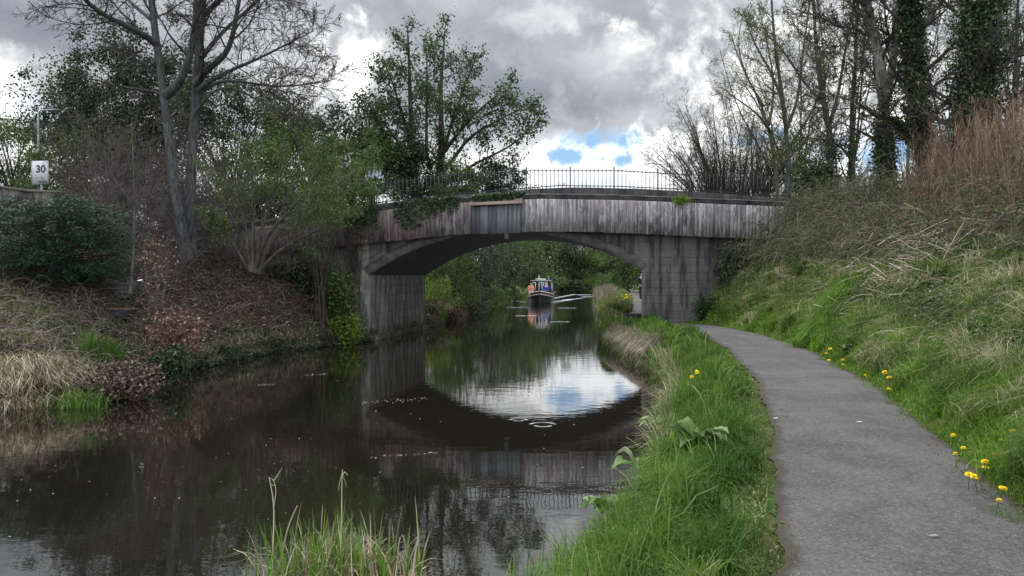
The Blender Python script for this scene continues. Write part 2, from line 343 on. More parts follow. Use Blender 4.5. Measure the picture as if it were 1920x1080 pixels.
def blades(g, B, H, W, rng, lean=0.4, v=None, seg=3, wind=(0, 0), droop=0.3):
    N = len(B)
    if N == 0: return
    H = np.broadcast_to(H, (N,)); W = np.broadcast_to(W, (N,))
    az = rng.uniform(0, 2 * np.pi, N); L = np.stack([np.cos(az), np.sin(az), np.zeros(N)], 1) * (rng.uniform(0.1, 1, N) * lean)[:, None]
    L[:, 0] += wind[0]; L[:, 1] += wind[1]
    fa = rng.uniform(0, 2 * np.pi, N); S = np.stack([np.cos(fa), np.sin(fa), np.zeros(N)], 1)
    t = np.linspace(0, 1, seg + 1)
    c = B[:, None] + H[:, None, None] * (np.array([0, 0, 1.]) * (t - droop * t ** 3 * np.minimum(1, np.linalg.norm(L, axis=1))[:, None])[..., None] + L[:, None] * (t ** 1.9)[None, :, None])
    wd = (W[:, None] * (1 - 0.93 * t ** 1.7))[..., None] * 0.5
    V = np.stack([c - S[:, None] * wd, c + S[:, None] * wd], 2)
    K = seg + 1
    b = (np.arange(N) * K * 2)[:, None]; k = (np.arange(seg) * 2)[None]
    F = np.stack([b + k, b + k + 1, b + k + 3, b + k + 2], -1).reshape(-1, 4)
    a = np.repeat(rng.uniform(0, 1, N) if v is None else v, K * 2)
    g.add(V, F, a)
def resample(P, K):
    P = np.asarray(P, float); d = np.r_[0, np.cumsum(np.linalg.norm(np.diff(P, axis=0), axis=1))]
    # smooth the polyline a little with a Catmull-like cubic through numpy interp of a finer average
    t = np.linspace(0, d[-1], K); Q = np.stack([np.interp(t, d, P[:, i]) for i in range(3)], 1)
    for _ in range(2): Q[1:-1] = 0.25 * Q[:-2] + 0.5 * Q[1:-1] + 0.25 * Q[2:]
    return Q
def spawn(P, Rd, n, rng, t0=.2, t1=.98, ang=(30, 65), ln=(.35, .6), K=6, up=.1, wig=.15, r=.5, rend=.25, bias=None, absl=None):
    N, K0, _ = P.shape
    Lp = np.linalg.norm(np.diff(P, axis=1), axis=2).sum(1)
    t = t0 + (t1 - t0) * (np.arange(n)[None] + rng.uniform(0, 1, (N, n))) / n
    f = t * (K0 - 1); i = np.minimum(f.astype(int), K0 - 2); u = (f - i)[..., None]
    idx = np.arange(N)[:, None]
    pos = P[idx, i] * (1 - u) + P[idx, i + 1] * u
    rad = Rd[idx, i] * (1 - u[..., 0]) + Rd[idx, i + 1] * u[..., 0]
    T = unit(P[idx, i + 1] - P[idx, i])
    a = np.radians(rng.uniform(*ang, (N, n)))[..., None]
    q = unit(np.cross(T, rng.normal(size=(N, n, 3))))
    D = T * np.cos(a) + q * np.sin(a)
    if bias is not None: D = unit(D + np.asarray(bias))
    L = (Lp[:, None] if absl is None else absl) * rng.uniform(*ln, (N, n)) * (1.15 - 0.75 * t)
    M = N * n; pos = pos.reshape(M, 3); D = D.reshape(M, 3); L = L.reshape(M); rad = rad.reshape(M)
    pts = [pos]; st = (L / (K - 1))[:, None]
    for k in range(K - 1):
        D = unit(D + rng.normal(size=(M, 3)) * wig + np.array([0, 0, up])); pts.append(pts[-1] + D * st)
    C = np.stack(pts, 1)
    r0 = rad * r * rng.uniform(.7, 1.1, M); Rc = r0[:, None] * np.linspace(1, rend, K)[None]
    return C, Rc
def along(P, n, rng, t0=0.0, t1=1.0):
    N, K, _ = P.shape; t = rng.uniform(t0, t1, (N, n)) * (K - 1); i = np.minimum(t.astype(int), K - 2); u = (t - i)[..., None]
    idx = np.arange(N)[:, None]; return (P[idx, i] * (1 - u) + P[idx, i + 1] * u).reshape(-1, 3)
def tree(name, label, cat, roots, specs, bark, twig, seed, leaf=None, ivy=None, group=None, minr=0.004, sides=8, K0=14):
    """roots: list of (points, r0, r1); specs: list of dicts for spawn; leaf: (mat, per twig, size, spread)"""
    rng = np.random.default_rng(seed)
    base = np.array(roots[0][0][0], float)
    e = thing(name, label, cat, base, group)
    P = np.stack([resample(r[0], K0) for r in roots]); Rd = np.stack([np.linspace(r[1], r[2], K0) for r in roots])
    Rd[:, 0] *= 1.25; Rd[:, 1] *= 1.08
    g = Geo(); Pn = P + 0
    tubes(g, P, Rd, sides); g.build('trunk', bark, e, True, base)
    lv = [(P, Rd)]; g = Geo(); src = (P, Rd)
    for k, sp in enumerate(specs):
        sp = dict(sp); frm = sp.pop('frm', k); srcP, srcR = lv[frm]
        C, Rc = spawn(srcP, srcR, rng=rng, **sp); Rc = np.maximum(Rc, minr)
        tubes(g, C, Rc, 5 if k == 0 else 3); lv.append((C, Rc))
    if specs: g.build('branches', twig, e, False, base)
    if leaf:
        lm, n, size, spread = leaf[:4]; ls = leaf[4] if len(leaf) > 4 else (len(lv) - 1,)
        g = Geo()
        for l in ls:
            C = along(lv[l][0], n, rng, 0.25, 1.0); C = C + rng.normal(size=C.shape) * spread
            leaves(g, C, size, rng, down=0.3)
        g.build('foliage', lm, e, False, base)
    if ivy:
        g = Geo()
        for ri, t0, t1, n, thick in ivy:
            pr = P[ri:ri + 1]; C = along(pr, n, rng, t0, t1)
            d = rng.normal(size=C.shape); d[:, 2] *= .3; C = C + unit(d) * (np.abs(rng.normal(size=(n, 1))) * thick + Rd[ri].mean())
            leaves(g, C, 0.075, rng, aspect=.9)
        g.build('ivy', 'leaf_ivy', e, False, base)
    return e
def bushy(name, label, cat, c, rad, n, size, mat, seed, twig='twig_dark', nclump=60, base=None, group=None, cr=.13, shell=.55):
    """leaf clumps through an uneven crown, on limbs that reach them"""
    rng = np.random.default_rng(seed); c = np.array(c, float); rad = np.array(rad, float)
    base = np.array(base if base is not None else (c[0], c[1], c[2] - rad[2]), float)
    e = thing(name, label, cat, base, group)
    d = unit(rng.normal(size=(nclump, 3))); rr = rng.uniform(shell, 1.08, (nclump, 1)) ** .8
    Q = c + d * rr * rad * rng.uniform(.8, 1.15, (nclump, 1))
    lim = Q[rng.choice(nclump, min(nclump, 26), replace=False)]
    g = Geo(); P = []
    mid = base * .45 + c * .55
    for q in lim:
        k1 = base + (mid - base) * rng.uniform(.4, 1) + rng.normal(size=3) * rad * .08
        P.append(resample([base + rng.normal(size=3) * [.12, .12, 0], k1, (k1 + q) / 2 + rng.normal(size=3) * rad * .08, q], 8))
    P = np.stack(P); r0 = max(.02, rad.max() * .022)
    Rd = np.linspace(r0, r0 * .15, 8)[None].repeat(len(P), 0)
    tubes(g, P, Rd, 5); g.build('trunk', 'bark_dark' if twig == 'twig_dark' else twig, e, True, base)
    g = Geo(); C1, R1 = spawn(P, Rd, 8, rng, .3, 1, (25, 70), (.2, .4), 5, .08, .2); tubes(g, C1, np.maximum(R1, .004), 3)
    g.build('branches', twig, e, False, base)
    g = Geo(); k = rng.integers(0, nclump, n); cs = rng.uniform(.5, 1.3, nclump)
    C = Q[k] + rng.normal(size=(n, 3)) * rad * cr * cs[k][:, None]
    cv = rng.uniform(0, 1, nclump); v = np.clip(cv[k] * .55 + rng.uniform(0, .45, n), 0, 1)
    leaves(g, C, size, rng, v, down=.2); g.build('foliage', mat, e, False, base)
    return e

# ------------------------------------------------------------------ terrain functions
YL = [-60, -40, 0, 8, 11.8, 12.3, 13.0, 13.9, 14.8, 16, 20.3, 24.3, 30.3, 36.7, 53, 73, 92, 103, 110, 116, 400]
XL = [-33, -26, -12, -9.3, -8.0, -7.4, -7.0, -7.2, -7.4, -7.4, -6.7, -4.75, -3.7, -2.9, -0.9, 0.3, 2.5, 7, 20, 90, 900]
YR = [-60, -40, 0, 3, 4.5, 5.44, 6.84, 8.9, 12.25, 16.3, 19.5, 23.5, 26, 31, 36.7, 55, 73, 90, 97, 101, 400]
XR = [-21, -15, -1.6, -.4, .3, .72, 1.22, 1.68, 2.6, 3.15, 3.0, 2.85, 3.0, 3.6, 4.3, 6.1, 7.9, 10.5, 14, 90, 900]
YP = [-60, -10, 0, 3.9, 5.7, 7.75, 10.85, 15.5, 19, 21.3, 22.4, 23.4, 24.4, 26, 30.5, 45, 73, 92, 100, 110]
PL = [-20, -3.4, -.02, 1.45, 2.1, 2.75, 3.64, 4.54, 4.85, 4.95, 4.75, 4.1, 3.35, 3.4, 4.9, 7.2, 11.0, 14, 20, 90]
PR = [-18.4, -1.8, 1.5, 2.95, 3.55, 4.2, 5.15, 6.05, 6.25, 6.05, 5.8, 5.25, 4.35, 4.6, 6.1, 8.9, 12.6, 15, 24, 96]
xl = lambda Y: np.interp(Y, YL, XL); xr = lambda Y: np.interp(Y, YR, XR)
pl = lambda Y: np.interp(Y, YP, PL); pr = lambda Y: np.interp(Y, YP, PR)
pz = lambda Y: np.interp(Y, [0, 10, 22, 60], [.55, .57, .68, .7])
def sstep(x, a, b): t = np.clip((x - a) / (b - a), 0, 1); return t * t * (3 - 2 * t)
def ground(px, py):
    Ds = np.linspace(3.5, 40, 3000); Xs = (px - 960) / FPX * Ds; Zs = CAMZ + (HORY - py) / FPX * Ds; k = int(np.argmax(Zs < np.maximum(height(Xs, Ds), 0))); return np.array([Xs[k], Ds[k], max(float(height(Xs[k], Ds[k])), 0.)])
def wob(X, Y): return (np.sin(X * 1.7 + Y * .9) * np.sin(Y * 1.3 - X * .6) * .5 + np.sin(X * 4.1 + 1.3) * np.sin(Y * 3.7 + .4) * .25 + np.sin(X * .31 + 2) * np.sin(Y * .27))
def height(X, Y):
    X = np.asarray(X, float); Y = np.asarray(Y, float)
    a, b_, p0, p1 = xl(Y), xr(Y), pl(Y), pr(Y)
    offL = a - X
    sL = np.interp(Y, [0, 11, 14, 17, 20, 24, 31, 36, 60], [.5, .5, .55, .62, .95, .95, .9, .45, .3])
    cL = np.interp(Y, [0, 11, 15, 19, 23, 31, 34, 60], [2.2, 2.2, 2.6, 3.4, 4.1, 4.1, 3.6, 3.0])
    zl = .18 + cL * (1 - np.exp(-sL * np.maximum(offL, 0) / cL)) + wob(X, Y) * .07 * np.clip(offL, 0, 1)
    zl = np.where(offL < .12, -1 + 1.18 * np.clip(offL / .12, 0, 1), zl)
    zp = pz(Y); wd = np.maximum(p0 - b_, .05); u = (X - b_) / wd
    zv = .12 + (zp + .03 - .12) * np.clip(u * 1.9, 0, 1) ** .7 + wob(X * 2, Y * 2) * .02
    zv = np.where(X > p0 - .14, np.minimum(zv, zp - .045), zv)
    zv = np.where(u < .04, -1 + (1.12) * np.clip(u / .04, 0, 1), zv)
    toe = np.maximum(p1, np.interp(Y, [17, 20, 24.5, 30.5, 34], [-99, 5.9, 5.75, 5.2, 5.2]))
    offR = X - toe
    sR = np.interp(Y, [0, 5, 12, 18, 22, 24.5, 31, 40], [.5, .55, .62, .74, .95, 1.15, 1.2, .5])
    cR = 3.4
    o = np.maximum(offR - .3, 0); h = sR * o
    zr = zp - .045 + .10 * sstep(offR, .2, .36) + np.clip(offR, 0, .25) * .2 + np.where(h < 3, h, 3 + (cR - 3) * (1 - np.exp(-(h - 3) / (cR - 3)))) + wob(X, Y) * .09 * np.clip(o, 0, 1)
    z = np.where(X < a, zl, np.where(X < b_, -1.0, np.where(X < p0, zv, np.where(X <= p1, zp - .03, zr))))
    return z
# ground sheet
def axis(pts): return np.concatenate([np.arange(a, b, st) for a, b, st in pts] + [[pts[-1][1]]])
gx = axis([(-900, -100, 80), (-100, -30, 7), (-30, -12, .7), (-12, 14, .16), (14, 30, .8), (30, 100, 7), (100, 900, 80)])
gy = axis([(-80, -10, 7), (-10, 2, 1), (2, 34, .2), (34, 60, 1), (60, 125, 2), (125, 300, 25), (300, 1500, 200)])
XX, YY = np.meshgrid(gx, gy)
ZZ = height(XX, YY)
n_, m_ = XX.shape
idx = np.arange(n_ * m_).reshape(n_, m_)
F = np.stack([idx[:-1, :-1], idx[:-1, 1:], idx[1:, 1:], idx[1:, :-1]], -1).reshape(-1, 4)
inb = (XX > -4.9) & (XX < 4.7) & (YY > 24.3) & (YY < 30.7)
g = Geo(); g.add(np.stack([XX, YY, ZZ], -1), F); tag(g.build('ground', 'earth', smooth=True), kind='structure')
# water
g = Geo(); wx = np.linspace(-60, 120, 46); wy = np.linspace(-60, 130, 48); WX, WY = np.meshgrid(wx, wy)
idx = np.arange(WX.size).reshape(WX.shape); F = np.stack([idx[:-1, :-1], idx[:-1, 1:], idx[1:, 1:], idx[1:, :-1]], -1).reshape(-1, 4)
g.add(np.stack([WX, WY, WX * 0], -1), F); tag(g.build('water', 'canal_water'), kind='structure')
# towpath
g = Geo(); ys = np.concatenate([np.arange(-12, 34, .05), np.arange(34, 105, 1.0)]); rng = np.random.default_rng(5)
K = 19; us = np.linspace(0, 1, K)
def jag(n, s_): 
    a = rng.normal(size=n); k = np.ones(3) / 3; return np.convolve(a, k, 'same') * s_
A, B = pl(ys) - .06 + jag(len(ys), .02) + .03 * np.sin(ys * 2.7) * np.sin(ys * 1.1), pr(ys) + .11 + jag(len(ys), .02)
XXp = A[:, None] + (B - A)[:, None] * us; ZP = pz(ys)[:, None] + .022 * (1 - (2 * us - 1) ** 2)[None] - .008
V = np.stack([XXp, np.repeat(ys[:, None], K, 1), ZP], -1); idx = np.arange(V.shape[0] * K).reshape(-1, K)
F = np.stack([idx[:-1, :-1], idx[:-1, 1:], idx[1:, 1:], idx[1:, :-1]], -1).reshape(-1, 4)
g.add(V, F, np.tile(np.abs(2 * us - 1), len(ys))); tag(g.build('path', 'asphalt', smooth=True), kind='structure')

# ------------------------------------------------------------------ bridge
FY, BY, SH = 24.5, 30.5, 1.15
XA, XB = -4.69, 4.25
cx = (XA + XB) / 2; hs = (XB - XA) / 2; rise, spring = 1.43, 2.17; RR = (hs * hs + rise * rise) / (2 * rise)
def intr(X): return spring + np.sqrt(np.maximum(RR * RR - (X - cx) ** 2, 0)) - (RR - rise) + .16 * np.clip((X - cx) / hs, 0, 1) ** 2
ST = lambda X: np.interp(X, [-12, -8, -6.4, -4.8, -3, -.7, 1.03, 3.5, 5.3, 9.2, 13], [3.75, 3.95, 4.15, 4.37, 4.62, 4.76, 4.83, 4.79, 4.72, 4.56, 4.42])
PT = lambda X: np.interp(X, [-12, -8, -6, -2.15, -.33, 1.55, 3.5, 6.4, 9.1, 13], [3.8, 4.05, 4.35, 4.80, 4.95, 5.09, 5.07, 4.93, 4.72, 4.55])
BB = lambda X: np.interp(X, [-12, -8.07, -4.88, -1.33, .7, 2.8, 7.3, 12], [2.45, 2.83, 3.18, 3.52, 3.575, 3.56, 3.36, 3.12])
RT = lambda X: np.interp(X, [-12, -7, -4.37, -1.67, .7, 3.56, 7.8, 12], [4.55, 4.95, 5.28, 5.6, 5.71, 5.71, 5.47, 5.2])
bridge = thing('bridge', 'old stone arch bridge with weathered plank cladding and iron railings across the canal', 'bridge', (0, FY, 0))
BO = np.array([0, FY, 0.])
def strip(X, z0, z1, y, g, flip=False, sh=0.0, sub=1):
    X = np.asarray(X, float); V = np.concatenate([np.stack([X + sh, X * 0 + y, z0], 1), np.stack([X + sh, X * 0 + y, z1], 1)])
    k = len(X); i = np.arange(k - 1); F = np.stack([i, i + 1, i + 1 + k, i + k], 1)
    g.add(V, F[:, ::-1] if flip else F)
Xa = np.linspace(XA, XB, 49)
g = Geo(); strip(Xa, intr(Xa), ST(Xa) - .02, FY, g); g.build('spandrel_wall', 'stone_abutment', bridge, loc=BO); g = Geo(); strip(Xa, intr(Xa), ST(Xa) - .02, BY, g, True, SH); g.build('spandrel_wall', 'stone_abutment', bridge, loc=BO)
# vault
g = Geo(); k = len(Xa); V = np.concatenate([np.stack([Xa + SH * t, Xa * 0 + FY + (BY - FY) * t, intr(Xa)], 1) for t in np.linspace(0, 1, 7)])
idx = np.arange(k * 7).reshape(7, k); F = np.stack([idx[:-1, :-1], idx[:-1, 1:], idx[1:, 1:], idx[1:, :-1]], -1).reshape(-1, 4)
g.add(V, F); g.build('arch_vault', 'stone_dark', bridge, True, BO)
# arch ring, a thin proud band round the opening
g = Geo(); Xr = np.linspace(XA, XB, 61); zr_ = intr(Xr); tx = np.gradient(Xr); tz = np.gradient(zr_); ln_ = np.hypot(tx, tz); nx_, nz_ = -tz / ln_, tx / ln_
prof = [(0, 0), (0, -.03), (.30, -.03), (.30, .0)]
V = np.concatenate([np.stack([Xr + nx_ * a, Xr * 0 + FY + b2, zr_ + nz_ * a - .004], 1) for a, b2 in prof]); i_ = np.arange(60)
for k in range(3): g.add(V if k == 0 else np.zeros((0, 3)), np.stack([i_ + k * 61, i_ + 1 + k * 61, i_ + 1 + (k + 1) * 61, i_ + (k + 1) * 61], 1) - (0 if k == 0 else len(V)))
g.build('arch_ring', 'stone_ring', bridge, loc=BO)
def abut(x0, x1, inner, mat):
    g = Geo(); X = np.linspace(x0, x1, 20); strip(X, X * 0 - 1, ST(X) - .02, FY, g); strip(X, X * 0 - 1, ST(X) - .02, BY, g, True, SH)
    xi = x1 if inner > 0 else x0; z1 = float(intr(xi)) + (.002)
    V = [(xi + SH * t, FY + (BY - FY) * t, z) for t in np.linspace(0, 1, 5) for z in (-1, z1)]
    g.add(V, [(2 * i, 2 * i + 2, 2 * i + 3, 2 * i + 1) for i in range(4)]); g.build('abutment', mat, bridge, loc=BO)
abut(-13, XA, 1, 'stone_pale'); abut(XB, 13, -1, 'stone_abutment')
# plinth course at the foot of the piers
g = Geo()
V = [(XA + SH * t + o, FY + (BY - FY) * t - .08, z) for t in (0, 1) for o, z in ((-.02, -.9), (.12, -.9), (.12, .16), (-.02, .20))]
g.add(V, [(0, 1, 2, 3), (4, 7, 6, 5), (1, 5, 6, 2), (3, 2, 6, 7)]); g.build('pier_footing', 'stone_abutment', bridge, loc=BO)
# impost band where the vault springs
# string course, parapet with coping, far parapet
def band(name, mat, zt, zb, y0, y1, x0=-13, x1=13, nb=40, joint=.004, jit=.006, sh=0):
    g = Geo(); X = np.linspace(x0, x1, nb + 1); rg = np.random.default_rng(len(name))
    for i in range(nb):
        a, b2 = X[i] + joint, X[i + 1] - joint; e = rg.uniform(-jit, jit); f = rg.uniform(-jit, jit)
        V = [(x + sh, y, z) for x, zz in ((a, (zb(a), zt(a) + e)), (b2, (zb(b2), zt(b2) + e))) for z in zz for y in (y0 + f, y1)]
        g.add(V, [(0, 1, 3, 2), (4, 6, 7, 5), (0, 4, 5, 1), (2, 3, 7, 6), (0, 2, 6, 4), (1, 5, 7, 3)])
    return g.build(name, mat, bridge, loc=BO)
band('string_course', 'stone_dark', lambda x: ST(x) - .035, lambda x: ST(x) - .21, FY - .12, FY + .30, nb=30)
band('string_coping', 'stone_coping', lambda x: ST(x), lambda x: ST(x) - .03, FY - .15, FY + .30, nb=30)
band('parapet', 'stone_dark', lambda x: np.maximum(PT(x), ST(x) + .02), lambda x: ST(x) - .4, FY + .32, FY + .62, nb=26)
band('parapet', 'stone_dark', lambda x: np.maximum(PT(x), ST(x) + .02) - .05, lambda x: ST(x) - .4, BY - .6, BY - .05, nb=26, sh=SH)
g = Geo(); X = np.linspace(-13, 13, 40)
V = np.concatenate([np.stack([X, X * 0 + FY + .3, ST(X) - .25], 1), np.stack([X + SH, X * 0 + BY - .3, ST(X) - .25], 1)]); i = np.arange(39)
g.add(V, np.stack([i, i + 1, i + 41, i + 40], 1)); g.build('deck', 'road_tar', bridge, loc=BO)
# plank cladding
g = Geo(); rng = np.random.default_rng(8); x = -8.3; CY = FY - .40
HB0, HB1 = (885 - 960) / FPX * 24.05, (976 - 960) / FPX * 24.05
while x < 12.2:
    wd = rng.uniform(.10, .15); xm = x + wd / 2; dyy = rng.uniform(-.004, .004)
    z0 = float(BB(xm)) + rng.uniform(-.012, .012); z1 = float(ST(xm)) - .20
    sl = float(BB(x + wd) - BB(x)); gap = rng.uniform(.001, .004)
    V = [(xx, y, z) for xx, dz2 in ((x + gap, -sl / 2), (x + wd - gap, sl / 2)) for z in (z0 + dz2, z1) for y in (CY + dyy, CY + dyy + .03)]
    g.add(V, [(0, 1, 3, 2), (4, 6, 7, 5), (0, 4, 5, 1), (2, 3, 7, 6), (0, 2, 6, 4), (1, 5, 7, 3)], rng.uniform())
    x += wd
clad = g.build('plank_cladding', 'planks', bridge, loc=BO)
g = Geo(); X = np.linspace(-8.3, 12.2, 40)
for zf, yy in ((lambda x: BB(x) + .05, 0), (lambda x: ST(x) - .215, 0)):
    V = np.concatenate([np.stack([X, X * 0 + CY + .035, zf(X)], 1), np.stack([X, X * 0 + FY - .002, zf(X)], 1)]); i = np.arange(39)
    g.add(V, np.stack([i, i + 1, i + 41, i + 40], 1))
V = np.concatenate([np.stack([X, X * 0 + CY + .035, BB(X) + .05], 1), np.stack([X, X * 0 + CY + .035, ST(X) - .215], 1)]); g.add(V, np.stack([i, i + 1, i + 41, i + 40], 1))
g.build('cladding_soffit', 'wood_grey', bridge, loc=BO)
# timber hatch box
g = Geo(); x = HB0
while x < HB1 - .01:
    wd = min(.13, HB1 - x); g.box(x + .003, x + wd - .003, CY - .14 + rng.uniform(-.004, .004), CY - .01, float(BB(x)) - .03, float(ST(x)) - .30, rng.uniform()); x += wd
hatch = g.build('hatch_box', 'planks_blue', bridge, loc=BO)
g = Geo(); zt = float(ST(-.5))
V = [(xx, y, z + dz2) for xx, dz2 in ((HB0 - .05, -.04), (HB1 + .06, .03)) for y, z in ((CY - .24, zt - .35), (CY - .28, zt - .32), (CY - .0, zt - .155), (CY - .0, zt - .185))]
g.add(V, [(0, 1, 2, 3), (4, 7, 6, 5), (0, 4, 5, 1), (1, 5, 6, 2), (2, 6, 7, 3), (3, 7, 4, 0)]); lid = g.build('hatch_lid', 'lid_wood', hatch, loc=BO)
# railings
def railing(y, sh, z0f, x0, x1, dz=0):
    g = Geo(); X = np.arange(x0, x1, .133); k = 0
    xs = X + sh; zb, zt = z0f(X) - .05, RT(X) + dz
    for i in range(len(X)):
        big = i % 11 == 5; h = .016 if big else .0115
        if big: continue
        g.box(xs[i] - h, xs[i] + h, y - h, y + h, zb[i], zt[i] - .0)
        g.add([(xs[i] - .014, y, zt[i]), (xs[i], y - .014, zt[i]), (xs[i] + .014, y, zt[i]), (xs[i], y + .014, zt[i]), (xs[i], y, zt[i] + .05)], [(0, 1, 4), (1, 2, 4), (2, 3, 4), (3, 0, 4)])
    for off in (-.055, -.0):
        zz = RT(X) + dz + off if off else z0f(X) + .07
        V = np.concatenate([np.stack([xs, X * 0 + y + a, zz + b2], 1) for a, b2 in ((-.015, -.015), (-.015, .015), (.015, .015), (.015, -.015))])
        n = len(X); i = np.arange(n - 1)
        for a in range(4): b2 = (a + 1) % 4; g.add(V, np.stack([i + a * n, i + 1 + a * n, i + 1 + b2 * n, i + b2 * n], 1))
    r = g.build('railing', 'iron', bridge, loc=BO)
    for i in range(len(X)):
        if i % 11 == 5:
            g = Geo(); g.box(xs[i] - .02, xs[i] + .02, y - .02, y + .02, zb[i], zt[i] + .03); g.box(xs[i] - .028, xs[i] + .028, y - .028, y + .028, zt[i] + .03, zt[i] + .055)
            g.box(xs[i] - .012, xs[i] + .012, y - .012, y + .012, zt[i] + .055, zt[i] + .09); g.build('railing_post', 'iron', r, loc=BO)
PTT = lambda x: np.maximum(PT(x), ST(x) + .02)
railing(FY + .47, 0, PTT, -7.5, 9.4)
# bracket and lamp boss under the soffit
g = Geo(); p = at(950, 443, FY + .5); g.box(p[0] - .07, p[0] + .07, FY + .35, FY + .6, p[2] - .08, p[2] + .35); g.build('drain_spout', 'galvanised', bridge, loc=BO)

# ------------------------------------------------------------------ ivy and tufts on the bridge
rng = np.random.default_rng(21)
g = Geo(); n = 5200; X = rng.uniform(-5.4, .4, n); dens = np.interp(X, [-5.4, -4, -2, -.6, .4], [.55, .40, .22, .12, .05])
hang = np.abs(rng.normal(size=n)) * dens; col = (np.abs(X + 3.3 + .2 * np.sin(X * 9)) < .33); hang = np.where(col & (rng.uniform(size=n) < .6), rng.uniform(0, .95, n), hang)
C = np.stack([X, FY - .44 - rng.uniform(0, .08, n), ST(X) + .02 - hang], 1); keep = (np.sin(X * 5) + np.sin(X * 2.3 + 1) > -1.1); C = C[keep]
hs_ = at(700, 400, 24)[0]
leaves(g, C, .075, rng, aspect=.9, down=.5)
Xs = rng.uniform(-5.4, .2, 30); P = np.stack([np.stack([Xs + rng.normal(size=30) * .1 * k, np.full(30, FY - .46), ST(Xs) - .03 * k - rng.uniform(0, .05, 30)], 1) for k in range(6)], 1)
tubes(g, P, np.full((30, 6), .006), 3, rng.uniform(0, .3, 30))
tag(g.build('ivy', 'leaf_ivy', loc=(-2.5, FY - .4, 4.5)), 'trailing ivy hanging over the left end of the bridge parapet and planks', 'ivy')
g = Geo(); p = at(1277, 378, 24.05); C = p + np.random.default_rng(3).normal(size=(260, 3)) * [.16, .04, .08]; blades(g, np.repeat(p[None], 70, 0) + rng.normal(size=(70, 3)) * [.1, .02, .03], .28, .03, rng, .9, droop=.9); leaves(g, C, .06, rng)
tag(g.build('fern', 'leaf_fresh', loc=p), 'small bright green fern rooted in the stone course of the bridge', 'plant')
g = Geo(); p = at(1054, 349, FY + .4); blades(g, p + rng.normal(size=(30, 3)) * [.1, .03, .0], .16, .012, rng, .5); tag(g.build('weed_tuft', 'straw_dull', loc=p), 'dry little weed tuft on top of the bridge parapet under the railing', 'plant')

# ------------------------------------------------------------------ narrowboat and people
def skin_figure(name, joints, edges, mat, parent, loc=None):
    me = bpy.data.meshes.new(name); me.from_pydata([j[:3] for j in joints], edges, []); me.materials.append(MATS[mat])
    o = bpy.data.objects.new(name, me); COL.objects.link(o); o.parent = parent
    me.skin_vertices.new() if hasattr(me.skin_vertices, 'new') and not len(me.skin_vertices) else None
    mod = o.modifiers.new('skin', 'SKIN'); mod.use_smooth_shade = True
    if not len(me.skin_vertices):
        bm = bmesh.new(); bm.from_mesh(me); bm.verts.layers.skin.verify(); bm.to_mesh(me); bm.free()
    for v_, j in zip(me.skin_vertices[0].data, joints): v_.radius = (j[3], j[3] if len(j) < 5 else j[4]); v_.use_root = False
    me.skin_vertices[0].data[0].use_root = True
    o.modifiers.new('sub', 'SUBSURF').levels = 1; o.modifiers['sub'].render_levels = 1
    return o
def person(label, loc, rz, top, legs, hair, seated, sc_=1.0, group=None):
    e = thing('person', label, 'person', loc, group, rz); e.scale = (sc_,) * 3
    h = .46 if seated else .90                      # pelvis height; faces -Y
    J = [(0, 0, h, .13, .10), (0, 0, h + .25, .13, .09), (0, 0, h + .47, .16, .09), (0, -.01, h + .57, .05), (0, -.03, h + .66, .075, .085), (0, -.03, h + .76, .07, .085)]
    E = [(0, 1), (1, 2), (2, 3), (3, 4), (4, 5)]
    A = []
    for s_ in (-1, 1):
        k = len(J)
        if seated: J += [(s_ * .20, 0, h + .46, .055), (s_ * .24, -.06, h + .20, .045), (s_ * .12, -.30, h + .14, .033), (s_ * .08, -.36, h + .13, .03)]
        else: J += [(s_ * .20, 0, h + .46, .055), (s_ * .25, .02, h + .18, .045), (s_ * .24, -.12, h - .05, .033), (s_ * .23, -.16, h - .12, .03)]
        E += [(2, k), (k, k + 1), (k + 1, k + 2), (k + 2, k + 3)]; A.append(k)
        k = len(J)
        if seated: J += [(s_ * .10, -.05, h, .08), (s_ * .12, -.42, h + .02, .065), (s_ * .12, -.44, .10, .04), (s_ * .12, -.56, .04, .035)]
        else: J += [(s_ * .10, 0, h - .08, .085), (s_ * .11, s_ * .10, h * .52, .06), (s_ * .11, s_ * .16, .10, .04), (s_ * .11, s_ * .16 - .12, .04, .035)]
        E += [(0, k), (k, k + 1), (k + 1, k + 2), (k + 2, k + 3)]; A.append(k)
    skin_figure('body', J, E, 'skin', e)
    gr = lambda q, d: (*q[:3], *[r_ + d for r_ in q[3:]])
    k1, l1, k2, l2 = A
    T = [gr(J[0], .035), gr(J[1], .035), gr(J[2], .03), (0, -.005, h + .56, .082, .078)] + [gr(J[a], .02) for a in (k1, k1 + 1, k1 + 2, k2, k2 + 1, k2 + 2)]
    skin_figure('jacket', T, [(0, 1), (1, 2), (2, 3), (2, 4), (4, 5), (5, 6), (2, 7), (7, 8), (8, 9)], top, e)
    T = [gr(J[0], .022)] + [gr(J[a], .02) for a in (l1, l1 + 1, l1 + 2, l2, l2 + 1, l2 + 2)]
    skin_figure('trousers', T, [(0, 1), (1, 2), (2, 3), (0, 4), (4, 5), (5, 6)], legs, e)
    T = [(0, .0, h + .74, .085, .095), (0, .02, h + .81, .075, .085), (0, .045, h + .70, .06, .05)]
    skin_figure('hair', T, [(0, 1), (0, 2)], hair, e)
    for s_ in (-1, 1): g = Geo(); g.box(s_ * .028 - .01, s_ * .028 + .01, -.128, -.118, h + .735, h + .747); g.build('eye', 'hair_dark', e)
    g = Geo(); g.box(-.02, .02, -.125, -.115, h + .665, h + .672); g.build('mouth', 'hair_dark', e)
    return e
bx, by = (1011.5 - 960) / FPX * 59, 59.0
boat = thing('narrowboat', 'black canal narrowboat with maroon cabin and red and white bow heading for the bridge', 'boat', (bx, by, 0), rz=R(-4))
